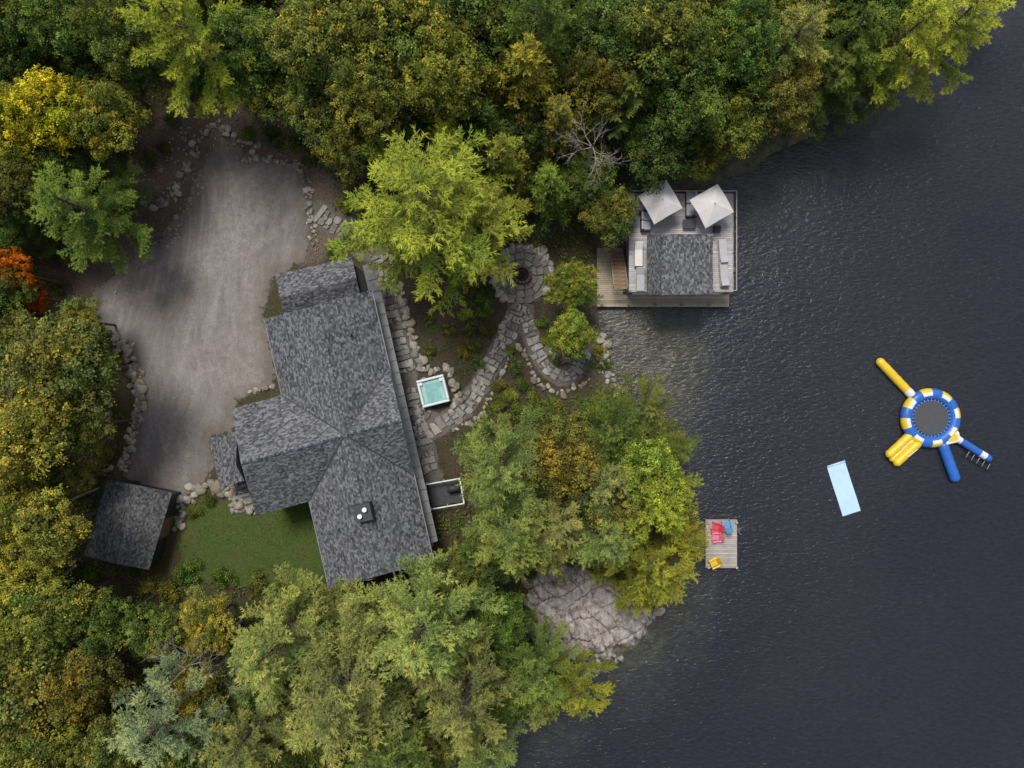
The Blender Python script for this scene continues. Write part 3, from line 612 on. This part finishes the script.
def cap(p,q,par,w=0.28,nm='ridge_cap'):
    p=Vector(p);q=Vector(q); d=(q-p); l=d.length; d.normalize(); s=d.cross(Vector((0,0,1))).normalized()
    up=Vector((0,0,.03)); v=[p-s*w/2-Vector((0,0,.05)),p+up,p+s*w/2-Vector((0,0,.05)),q-s*w/2-Vector((0,0,.05)),q+up,q+s*w/2-Vector((0,0,.05))]
    me=pymesh(nm,[tuple(x) for x in v],[(0,1,4,3),(1,2,5,4)],M_roof); ul=me.uv_layers.new(name='UVMap')
    for lp in me.loops:
        i=lp.vertex_index; ul.data[lp.index].uv=((i%3)*.15,0 if i<3 else l)
    add(nm,me,parent=par)
for a,b in [(R0,X),(X,R3),(Wp,X),(X,Eo)]: cap(a,b,house)
for vv in (Jj,Gg,Cc,Dd):
    p_=Vector(vv)+Vector((0,0,.012));q_=Vector(X)+Vector((0,0,.012)); d_=(q_-p_).normalized(); s_=d_.cross(Vector((0,0,1))).normalized()*.045
    add('valley_flashing',pymesh('vf',[tuple(p_-s_+Vector((0,0,.03))),tuple(p_+s_+Vector((0,0,.03))),tuple(q_+s_+Vector((0,0,.03))),tuple(q_-s_+Vector((0,0,.03)))],[(0,1,2,3)],M_dark),parent=house)
q=[L(-91,-38,6.6),L(-12,-35,6.6),L(-12,6,6.6),L(-91,6,6.6)]; r=[L(-91,-14,7.7),L(-12,-14,7.7)]
roofobj('garage_roof',house,[[q[0],q[1],r[1],r[0]],[r[0],r[1],q[2],q[3]]],M_roof)
roofobj('porch_roof',house,[[L(-192,103,5.6),L(-162,103,6.6),L(-162,153,6.6),L(-192,153,5.6)]],M_roof)
roofobj('veranda_roof',house,[[L(-3,-24,6.9),L(9,-24,6.3),L(9,262,6.3),L(-3,262,6.9)]],M_lmet,0.12)
for k in range(24):
    b=-20+k*12; p0=Vector(L(-1,b,6.86));p1=Vector(L(8.6,b,6.36)); d=p1-p0; m=(p0+p1)/2
    box('metal_seam',house,(m.x,m.y,m.z+.02),(d.length,.03,.05),M_lmet,math.atan2(d.y,d.x),0,math.asin(-d.z/d.length),bev=0)
def walls(name,pts,ztop,mat,gables=()):
    v=[];f=[];n=len(pts)
    for x,y in pts: v.append((x,y,2.4))
    for x,y in pts: v.append((x,y,ztop))
    for k in range(n): j=(k+1)%n; f.append((k,j,n+j,n+k))
    for a,b,c in gables: o=len(v); v+=[a,b,c]; f.append((o,o+1,o+2))
    add(name,pymesh(name,v,f,mat),parent=house)
Lp=lambda a,b:L(a,b,E)[:2]
def Lz(a,b,z): x,y=L(a,b,E)[:2]; return (x,y,z)
walls('main_walls',[Lp(-106,7),Lp(-5,7),Lp(-5,275),Lp(-103,275),Lp(-103,185),Lp(-158,185),Lp(-158,86),Lp(-106,86)],E+0.05,M_sid,
 [(Lz(-104,7,E),Lz(-6,7,E),Lz(-57,7,Rg-.35)),(Lz(-101,275,E),Lz(-6,275,E),Lz(-57,275,Rg-.35)),(Lz(-158,88,E),Lz(-158,184,E),Lz(-158,135,Rg-.35)),(Lz(-5,84,E),Lz(-5,188,E),Lz(-5,135,Rg-.45))])
walls('garage_walls',[Lp(-90,-30),Lp(-14,-30),Lp(-14,7),Lp(-90,7)],6.5,M_sid)
walls('porch_walls',[Lp(-184,108),Lp(-158,108),Lp(-158,150),Lp(-184,150)],5.5,M_sid)
hang=math.atan2(-e2[1],e2[0])
def wpanel(nm,a,b,z,w,h,side,m,d=0.06):
    x,y,_=L(a,b,E); rz=hang if side=='b' else hang+math.pi/2
    box(nm,house,(x,y,z),(w,d,h),m,rz,bev=.01)
for b in (25,55,100,135,170,215,250):
    wpanel('window_frame',-4.6,b,5.0,1.9,1.9,'b',M_white,.08); wpanel('window_glass',-4.2,b,5.0,1.7,1.7,'b',M_glass,.10)
for b in (40,):
    wpanel('window_frame',-106.4,b,5.4,2.0,1.3,'b',M_white,.08); wpanel('window_glass',-106.8,b,5.4,1.8,1.1,'b',M_glass,.10)
for a in (-80,-30):
    wpanel('window_frame',a,275.4,5.2,1.8,1.5,'a',M_white,.08); wpanel('window_glass',a,275.8,5.2,1.6,1.3,'a',M_glass,.10)
wpanel('front_door',-184.4,130,4.4,1.0,2.1,'b',M_brown,.1)
wpanel('garage_door',-90.4,-12,4.4,2.4,2.2,'b',M_white,.1)
for (p0,p1) in [(B0,Ee),(A_,Jj),(Gg,Ff)]:
    p0=Vector(p0);p1=Vector(p1); c=(p0+p1)/2; d=p1-p0; box('gutter',house,(c.x,c.y,E-.14),(d.length,.13,.12),M_lmet,math.atan2(d.y,d.x),bev=.02)
cx_,cy_=U(363,513,11.5); box('chimney_curb',house,(cx_,cy_,10.9),(1.2,1.15,1.2),M_dark,hang,bev=.03)
for dx,dy in((-.2,-.22),(.12,.24)):
    cyl('flue_cap',house,(cx_+dx,cy_+dy,11.62),.16,.24,M_white,16)
for a,b in((-30,40),(-85,225)):
    zz=E+(Rg-E)*(1-abs(a+56)/54)+.1; x,y,_=L(a,b,zz); cyl('vent_pipe',house,(x,y,zz+.15),.09,.5,M_dark,12)
# shed lower-left
shed=grp('garden_shed',(0,0,0))
sE,sR=5.7,6.9
a0=U(107,480,sE)+(sE,);a1=U(172,493,sE)+(sE,);a2=U(149,570,sE)+(sE,);a3=U(84,556,sE)+(sE,)
m0=U(141,486,sR)+(sR,);m1=U(117,564,sR)+(sR,)
roofobj('shed_roof',shed,[[a0,m0,m1,a3],[m0,a1,a2,m1]],M_roof2,.15)
cap(m0,m1,shed)
def inset(pts,k=.93):
    cx=sum(p[0] for p in pts)/4; cy=sum(p[1] for p in pts)/4; return [(cx+(p[0]-cx)*k,cy+(p[1]-cy)*k) for p in pts]
ip=inset([a0,a1,a2,a3],.9); v=[(x,y,2.8) for x,y in ip]+[(x,y,sE) for x,y in ip]
mm0=((ip[0][0]+ip[1][0])/2,(ip[0][1]+ip[1][1])/2,sR-.25);mm1=((ip[3][0]+ip[2][0])/2,(ip[3][1]+ip[2][1])/2,sR-.25); v+=[mm0,mm1]
add('shed_walls',pymesh('w',v,[(0,1,5,8,4),(1,2,6,5),(2,3,7,9,6),(3,0,4,7)],M_dark),parent=shed)
dx,dy=ip[2][0]-ip[1][0],ip[2][1]-ip[1][1]; box('shed_door',shed,((ip[1][0]+ip[2][0])/2+.03,(ip[1][1]+ip[2][1])/2,4.2),(1.6,.08,2.0),M_brown,math.atan2(dy,dx))
# ---------------------------------------------------------------- hot tub
hx,hy,hz=G(434,391); ht=grp('hot_tub',(hx,hy,hz),math.radians(14))
M_aqua=simple('tub_water',(0.20,0.40,0.38),.1,3,.2,spec=.5); M_shell=simple('tub_shell',(0.62,0.66,0.68),.4,3,.05)
for nm,c,s in [('wall',(0,1.0,.45),(2.2,.2,.9)),('wall',(0,-1.0,.45),(2.2,.2,.9)),('wall',(1.0,0,.45),(.2,1.8,.9)),('wall',(-1.0,0,.45),(.2,1.8,.9))]: box(nm,ht,c,s,M_shell,bev=.08)
box('tub_water',ht,(0,0,.6),(1.82,1.82,.12),M_aqua,bev=.0)
M_seat=simple('tub_seat',(0.30,0.47,0.46),.3,3,.1)
for c,s in [((-.7,0,.62),(.3,1.6,.1)),((.2,.72,.62),(1.2,.26,.1)),((.68,-.3,.62),(.28,1.0,.1))]: box('seat_ledge',ht,c,s,M_seat,bev=.05)
for sx in(-.8,.8): cyl('headrest',ht,(sx,.75,.82),.13,.1,M_shell,14)
dk=grp('side_deck',G(446,492),math.radians(10))
box('deck_floor',dk,(0,0,.25),(2.6,1.9,.12),M_dark)
for s,c in [((2.8,.1,.1),(0,.98,1.1)),((2.8,.1,.1),(0,-.98,1.1)),((.1,1.9,.1),(1.35,0,1.1)),((.1,1.9,.1),(-1.35,0,1.1))]: box('top_rail',dk,c,s,M_white)
for x in(-1.35,0,1.35):
    for y in(-.98,.98): box('post',dk,(x,y,.6),(.09,.09,1.1),M_white)
box('barbecue_body',dk,(.7,.3,.75),(1.0,.5,.5),M_black,bev=.06); cyl('barbecue_lid',dk,(.7,.3,1.0),.26,.95,M_dark,20,ry=math.pi/2)
for (p,q_) in [((58,508),(100,488)),((44,594),(84,560)),((18,600),(44,594))]:
    a=G(*p);b=G(*q_); v,f=tubes([([(a[0],a[1],a[2]+.15),((a[0]+b[0])/2,(a[1]+b[1])/2+.1,a[2]+.18),(b[0],b[1],b[2]+.15)],[.14,.12,.09])],8); add('fallen_log',fast_mesh('log',v,[f],[M_dead]))
# ---------------------------------------------------------------- decks
def planked(par,nm,x0,x1,y0,y1,z,m,bw=.145,gap=.018,along='x'):
    v=[];f=[];tn=[];rng=np.random.default_rng(int(abs(x0*10+y0*7))+3)
    lo,hi=(y0,y1) if along=='x' else (x0,x1); k=lo
    while k<hi-.02:
        e=min(hi,k+bw); zz=z+rng.normal(0,.003); o=len(v)
        a,b,c,d=(x0,x1,k,e) if along=='x' else (k,e,y0,y1)
        for zq in(zz-.04,zz): v+=[(a,c,zq),(b,c,zq),(b,d,zq),(a,d,zq)]
        f+=[(o+4,o+5,o+6,o+7),(o,o+1,o+5,o+4),(o+1,o+2,o+6,o+5),(o+2,o+3,o+7,o+6),(o+3,o,o+4,o+7),(o+3,o+2,o+1,o)]
        g=rng.uniform(.8,1.15); tn+=[(g,g,g)]*8; k+=bw+gap
    me=pymesh(nm,v,f,m); a=me.attributes.new('tint','FLOAT_COLOR','POINT'); c=np.ones((len(v),4),dtype=np.float32); c[:,:3]=np.array(tn); a.data.foreach_set('color',c.ravel())
    return add(nm,me,parent=par)
def plankmat(name,col):
    t=NT(name); at=t.n('ShaderNodeAttribute',attribute_name='tint').outputs['Color']; p=t.pos(); mp=t.n('ShaderNodeMapping',{'Vector':p}); mp.inputs['Scale'].default_value=(1.2,8,1)
    n=t.noise(mp.outputs[0],3,5,.7); nb=t.noise(p,.8,4,.6)
    c=t.mix(1,t.mix(1,at,col+(1,),'MULTIPLY'),t.ramp(n,[(.3,(.75,.75,.75)),(.7,(1.15,1.15,1.15))]),'MULTIPLY'); c=t.mix(.7,c,t.ramp(nb,[(.3,(.75,.74,.72)),(.7,(1.15,1.15,1.15))]),'MULTIPLY')
    return t.done(t.bsdf(c,.85,n,.3,.01,.2))
M_deck=plankmat('grey_composite_deck',(0.44,0.43,0.425)); M_dock=plankmat('weathered_dock',(0.38,0.325,0.24)); M_dock2=plankmat('grey_dock',(0.38,0.35,0.32))
bh=grp('boathouse',(0,0,0))
zt=3.2
ux0,uy1=U(629,194,zt);ux1,uy0=U(733,292,zt)
planked(bh,'upper_deck',ux0,ux1,uy0,uy1,zt,M_deck)
box('deck_frame',bh,((ux0+ux1)/2,(uy0+uy1)/2,zt-.2),(ux1-ux0,uy1-uy0,.28),M_sid)
box('boathouse_walls',bh,((ux0+ux1)/2,(uy0+uy1)/2,1.6),(ux1-ux0-.3,uy1-uy0-.3,2.7),M_sid)
for k in range(3): box('boat_door',bh,(ux0+1.6+k*2.6,uy0+.13,1.4),(2.1,.08,2.2),M_white)
lx0,ly1=U(597,248,.6);lx1,ly0=U(729,306,.6)
planked(bh,'lower_dock',ux0-.1,lx1,ly0,uy0+.1,.6,M_dock)
planked(bh,'shore_dock',lx0,ux0-.1,ly0,ly1,.6,M_dock)
for x in np.arange(lx0+.4,lx1,2.2):
    cyl('dock_post',bh,(float(x),ly0+.1,.1),.11,1.4,M_brown,12)
box('dock_fascia',bh,((lx0+lx1)/2,ly0-.03,.48),(lx1-lx0,.06,.24),M_wood)
def rail(x0,y0,x1,y1,m=M_white):
    d=math.hypot(x1-x0,y1-y0); a=math.atan2(y1-y0,x1-x0); box('top_rail',bh,((x0+x1)/2,(y0+y1)/2,zt+1.0),(d,.08,.05),m,a); n=max(2,int(d/1.5)+1)
    for k in range(n): box('rail_post',bh,(x0+(x1-x0)*k/(n-1),y0+(y1-y0)*k/(n-1),zt+.5),(.07,.07,1.0),m)
    box('mid_rail',bh,((x0+x1)/2,(y0+y1)/2,zt+.12),(d,.04,.04),m,a)
rail(ux1,uy0,ux1,uy1,M_wood);rail(ux0,uy0,ux1,uy0,M_wood);rail(ux0,uy1,ux1,uy1,M_wood)
sx,sy=U(619,272,1.8)
for k in range(9):
    box('stair_tread',bh,(sx,sy+1.5-k*.36,.75+k*.27),(1.05,.30,.06),M_brown)
for s in(-.55,.55): box('stringer',bh,(sx+s,sy+.05,1.75),(.06,3.6,.26),M_wood,rx=-math.atan(.27/.36))
box('bench',bh,(sx-.2,sy+1.95,.95),(1.3,.35,.08),M_brown)
bE,bR=5.6,6.8
b0=U(647,234,5.1)+(5.1,);b1=U(713,234,bE)+(bE,);b2=U(713,294,bE)+(bE,);b3=U(647,294,5.1)+(5.1,);bm0=U(665,234,bR)+(bR,);bm1=U(663,295,bR)+(bR,)
roofobj('bunkie_roof',bh,[[b0,bm0,bm1,b3],[bm0,b1,b2,bm1]],M_roof,.15)
cap(bm0,bm1,bh)
ip=inset([b0,b1,b2,b3],.88); v=[(x,y,zt) for x,y in ip]+[(ip[0][0],ip[0][1],5.15),(ip[1][0],ip[1][1],bE),(ip[2][0],ip[2][1],bE),(ip[3][0],ip[3][1],5.15)]; t0=((bm0[0]+.1),ip[0][1],bR-.35);t1=(bm1[0]+.1,ip[2][1],bR-.35); v+=[t0,t1]
add('bunkie_walls',pymesh('bw',v,[(0,1,5,8,4),(1,2,6,5),(2,3,7,9,6),(3,0,4,7)],M_sid),parent=bh)
box('window',bh,(ip[1][0]+.02,(ip[1][1]+ip[2][1])/2,4.3),(.06,2.4,1.4),M_glass); box('sliding_door',bh,((ip[2][0]+ip[3][0])/2,ip[2][1]-.02,4.25),(2.4,.06,2.0),M_glass)
def umbrella(px,py,half,rz,z0=zt):
    ztop=z0+2.9; x,y=U(px,py,ztop-.2); g=grp('patio_umbrella',(x,y,z0),rz); ang=[k*math.pi/4 for k in range(8)]
    v=[(0,0,2.98)]; outer=[]
    for k in range(8):
        if k%2==0: outer.append((half*math.cos(ang[k])*1.36,half*math.sin(ang[k])*1.36,2.0))
        else: outer.append((half*math.cos(ang[k])*.95,half*math.sin(ang[k])*.95,2.22))
    v+=[(o[0]*.5,o[1]*.5,2.98-(2.98-o[2])*.46) for o in outer]+outer+[(o[0],o[1],o[2]-.12) for o in outer]
    f=[]
    for k in range(8): j=(k+1)%8; f+=[(0,1+k,1+j),(1+k,9+k,9+j,1+j),(9+k,17+k,17+j,9+j)]
    add('canopy',pymesh('canopy',v,f,M_canvas),parent=g); cyl('pole',g,(0,0,1.45),.035,2.9,M_wood,12); cyl('base',g,(0,0,.05),.35,.1,M_dark,20); cyl('finial',g,(0,0,3.0),.05,.12,M_wood,10)
    for k in range(0,8,2):
        a=ang[k]; box('rib',g,(half*.68*math.cos(a),half*.68*math.sin(a),2.44),(half*1.36,.03,.03),M_wood,rz=a,ry=math.atan2(.98,half*1.36),bev=0)
umbrella(662,200,1.3,math.radians(75));umbrella(714,204,1.3,math.radians(75))
def lounger(px,py,rz,z0=zt,mc=M_cush,mf=M_wood):
    x,y=U(px,py,z0); g=grp('sun_lounger',(x,y,z0),rz)
    box('frame',g,(0,0,.3),(1.95,.68,.06),mf); box('cushion',g,(-.3,0,.38),(1.3,.62,.1),mc,bev=.04); box('back_cushion',g,(.62,0,.52),(.7,.62,.1),mc,ry=-.5,bev=.04)
    for a in(-.85,.85):
        for b in(-.28,.28): box('leg',g,(a,b,.15),(.06,.06,.3),mf)
def sofa(px,py,rz,w=1.8,z0=zt):
    x,y=U(px,py,z0); g=grp('outdoor_sofa',(x,y,z0),rz)
    box('base',g,(0,0,.2),(w,.8,.3),M_dark); n=2
    for k in range(n): box('seat_cushion',g,(-w/4+k*w/2,-.05,.42),(w/2-.06,.66,.16),M_cush,bev=.05); box('back_cushion',g,(-w/4+k*w/2,.32,.66),(w/2-.08,.16,.42),M_cush,bev=.05)
    for s in(-1,1): box('arm',g,(s*w/2,0,.35),(.12,.8,.5),M_dark)
sofa(690,205,-1.57,2.0);sofa(645,222,1.57,1.5);sofa(640,205,1.57,1.2)
x,y=U(688,225,zt);g=grp('coffee_table',(x,y,zt));box('top',g,(0,0,.4),(1.0,.7,.06),M_dark)
for a in(-.4,.4):
    for b in(-.25,.25): box('leg',g,(a,b,.2),(.06,.06,.4),M_dark)
lounger(722,252,-1.5);lounger(723,275,-1.5);lounger(638,255,1.57,mc=M_canvas);lounger(640,280,1.57)
box('dark_planter',bh,(U(716,230,zt)[0],U(716,230,zt)[1],zt+.3),(.5,.5,.55),M_dark)
# small dock
sd0=U(706,520,.5);sd1=U(737,568,.5); sm=grp('swim_dock',(0,0,0))
planked(sm,'planks',sd0[0],sd1[0],sd1[1],sd0[1],.5,M_dock2)
box('frame',sm,((sd0[0]+sd1[0])/2,(sd0[1]+sd1[1])/2,.33),(sd1[0]-sd0[0]+.04,sd0[1]-sd1[1]+.04,.24),M_wood)
for px,py in((708,522),(736,522),(708,567),(736,567)):
    x,y=U(px,py,.5); cyl('post',sm,(x,y,.2),.1,1.2,M_wood,12)
x,y=U(738.5,530,.4)
for s in(-.22,.22): cyl('ladder_rail',sm,(x,y+s,.6),.025,1.1,M_lmet,8)
for k in range(3): cyl('ladder_rung',sm,(x+.03,y,.1+k*.25),.02,.44,M_lmet,8,rx=math.pi/2)
def adirondack(px,py,rz,col,z0=.5):
    x,y=U(px,py,z0+.4); m=simple('painted_chair',col,.5,4,.08); g=grp('adirondack_chair',(x,y,z0),rz)
    for k in range(5): box('seat_slat',g,(-.02+.12*k-.22,0,.36-.025*(4-k)+.0),(.1,.52,.025),m,bev=.008)
    for k in range(5):
        a=(k-2)*.11; box('back_slat',g,(-.42,a,.72-abs(k-2)*.03),(.03,.1,.8-abs(k-2)*.07),m,ry=-.38,bev=.008)
    for s in(-.34,.34): box('arm',g,(-.02,s,.58),(.72,.13,.03),m,bev=.01); box('front_leg',g,(.28,s*.9,.29),(.09,.04,.58),m); box('rear_leg',g,(-.22,s*.9,.2),(.7,.04,.1),m,ry=.3)
adirondack(716,527,2.9,(0.60,0.06,0.08));adirondack(716,537,3.2,(0.70,0.2,0.28));adirondack(714,563,3.6,(0.70,0.5,0.03));adirondack(727,525,1.8,(0.10,0.30,0.5))
# swim mat
cs=[(828,466),(843,461.5),(859,511),(844,516)]; W=[U(*c_) for c_ in cs]; cx=sum(w_[0] for w_ in W)/4; cy=sum(w_[1] for w_ in W)/4
Lx=math.hypot(W[2][0]-W[1][0],W[2][1]-W[1][1]); Wd=math.hypot(W[1][0]-W[0][0],W[1][1]-W[0][1])*1.2; an=math.atan2(W[2][1]-W[1][1],W[2][0]-W[1][0])
M_mat=simple('foam_mat',(0.40,0.57,0.66),.7,2,.06)
mt=grp('floating_swim_mat',(cx,cy,.03),an); v=[];f=[];nx,ny=30,10
for j in range(ny+1):
    for i in range(nx+1):
        x=-Lx/2+Lx*i/nx;y=-Wd/2+Wd*j/ny; v.append((x,y,.03+.025*math.sin(x*2.1)*math.cos(y*1.5)))
for j in range(ny):
    for i in range(nx): a=j*(nx+1)+i; f.append((a,a+1,a+nx+2,a+nx+1))
o=add('mat_sheet',pymesh('mat',v,f,M_mat),parent=mt); s=o.modifiers.new('s','SOLIDIFY'); s.thickness=.05; cyl('mat_roll',mt,(-Lx/2,0,.06),.08,Wd,M_mat,14,rx=math.pi/2)
# trampoline
M_blue=simple('blue_vinyl',(0.02,0.11,0.42),.4,2,.1,spec=.5); M_yel=simple('yellow_vinyl',(0.64,0.45,0.02),.4,2,.06,spec=.5); M_wv=simple('white_vinyl',(0.60,0.62,0.65),.4,2,.04,spec=.5)
M_net=simple('trampoline_net',(0.06,0.063,0.068),.7,20,.4)
tx,ty=U(931,418,.5); tr=grp('water_trampoline',(tx,ty,0))
R1=2.0;r1=.46;n1,n2=96,20;v=[];f=[];mi=[]
for i in range(n1):
    a=2*math.pi*i/n1; bul=1+.035*abs(math.sin(a*8))
    for j in range(n2):
        b=2*math.pi*j/n2; v.append(((R1+r1*bul*math.cos(b))*math.cos(a),(R1+r1*bul*math.cos(b))*math.sin(a),.38+r1*.95*bul*math.sin(b)))
for i in range(n1):
    for j in range(n2):
        f.append((i*n2+j,((i+1)%n1)*n2+j,((i+1)%n1)*n2+(j+1)%n2,i*n2+(j+1)%n2))
        sg=int(i/n1*16)%2; b=360*j/n2
        mi.append(0 if 100<b<270 else ([1,0][sg]))
        if sg==0 and 70<=b<=100: mi[-1]=2
me=pymesh('ring',v,f,[M_blue,M_yel,M_wv]); me.polygons.foreach_set('material_index',mi)
for p_ in me.polygons: p_.use_smooth=True
add('inflatable_tube',me,parent=tr); cyl('jump_mat',tr,(0,0,.55),1.42,.02,M_net,48)
for k in range(32):
    a=2*math.pi*k/32; box('spring_strap',tr,(1.52*math.cos(a),1.52*math.sin(a),.57),(.2,.035,.02),M_cush,rz=a,bev=0)
cyl('shade_skirt',tr,(0,0,.40),1.62,.01,M_blue,48)
def seg(px0,py0,px1,py1,z): 
    a=U(px0,py0,z);b=U(px1,py1,z); return (a[0]+b[0])/2-tx,(a[1]+b[1])/2-ty,math.hypot(b[0]-a[0],b[1]-a[1]),math.atan2(b[1]-a[1],b[0]-a[0])
x,y,l,a=seg(878,359,915,398,.4); capsule('balance_log',tr,(x,y,.3),.36,l,[M_yel,M_wv,M_blue],a,1,[0,0,0,0,0,0,0,0,0,1,0])
x,y,l,a=seg(891,461,917,437,.5)
for k in(-1,0,1): capsule('slide_tube',tr,(x-math.sin(a)*k*.46,y+math.cos(a)*k*.46,.32 if k==0 else .4),.36 if k else .3,l,[M_yel],a)
x,y,l,a=seg(898,457,918,441,.5); 
for k in(-1,1): box('slide_handle',tr,(x-math.sin(a)*k*.42,y+math.cos(a)*k*.42,.76),(l*.5,.05,.04),M_wv,a)
x,y,l,a=seg(942,441,957,482,.4); capsule('blue_runway',tr,(x,y,.3),.42,l,[M_blue,M_wv],a,1,[0,0,0,0,0,0,0,0])
x,y,l,a=seg(950,434,992,460,.4); capsule('blue_log',tr,(x,y,.3),.3,l,[M_blue,M_wv],a,1,[1,1,0,0,0,0,1,0])
x,y,l,a=seg(944,440,960,436,.6); box('boarding_platform',tr,(x,y,.6),(1.3,.9,.3),M_wv,a,bev=.12); box('platform_pad',tr,(x,y,.77),(.8,.5,.04),M_yel,a)
x,y,l,a=seg(962,448,992,466,.3)
for s in(-.25,.25): cyl('ladder_rail',tr,(x-math.sin(a)*s+.1,y+math.cos(a)*s-.3,.25),.03,l,M_black,8,ry=math.pi/2,rz=a)
for k in range(5): cyl('ladder_step',tr,(x+.1+math.cos(a)*(k-2)*.5,y-.3+math.sin(a)*(k-2)*.5,.27),.03,.55,M_lmet,8,rx=math.pi/2,rz=a)
# ---------------------------------------------------------------- light & camera
w=bpy.data.worlds.new('World'); S.world=w; w.use_nodes=True; nt=w.node_tree; bg=nt.nodes['Background']; sky=nt.nodes.new('ShaderNodeTexSky'); sky.sky_type='NISHITA'; sky.sun_disc=False
EL=math.radians(63); AZ=-22  # azimuth measured from +Y (clockwise), hazy sun over the forest
sky.sun_elevation=EL; sky.sun_rotation=math.radians(AZ%360); sky.air_density=1.0; sky.dust_density=2.0
hs=nt.nodes.new('ShaderNodeHueSaturation'); hs.inputs['Saturation'].default_value=0.5
nt.links.new(sky.outputs[0],hs.inputs['Color']); nt.links.new(hs.outputs[0],bg.inputs[0]); bg.inputs[1].default_value=0.15
sl=bpy.data.lights.new('sun','SUN'); sl.energy=3.3; sl.angle=math.radians(18); sl.color=(1,.955,.89); so=bpy.data.objects.new('sun',sl); S.collection.objects.link(so); so.rotation_euler=(math.pi/2-EL,0,math.radians(180-AZ)); so.location=(-20,35,60)
cam=bpy.data.cameras.new('camera'); cam.sensor_width=36; cam.lens=36*H/(1024/PPM); cam.clip_end=2000; cam.clip_start=1
co=bpy.data.objects.new('camera',cam); S.collection.objects.link(co); co.location=(0,0,H); co.rotation_euler=(0,0,0); S.camera=co
S.view_settings.view_transform='Standard'; S.view_settings.look='None'; S.view_settings.exposure=0
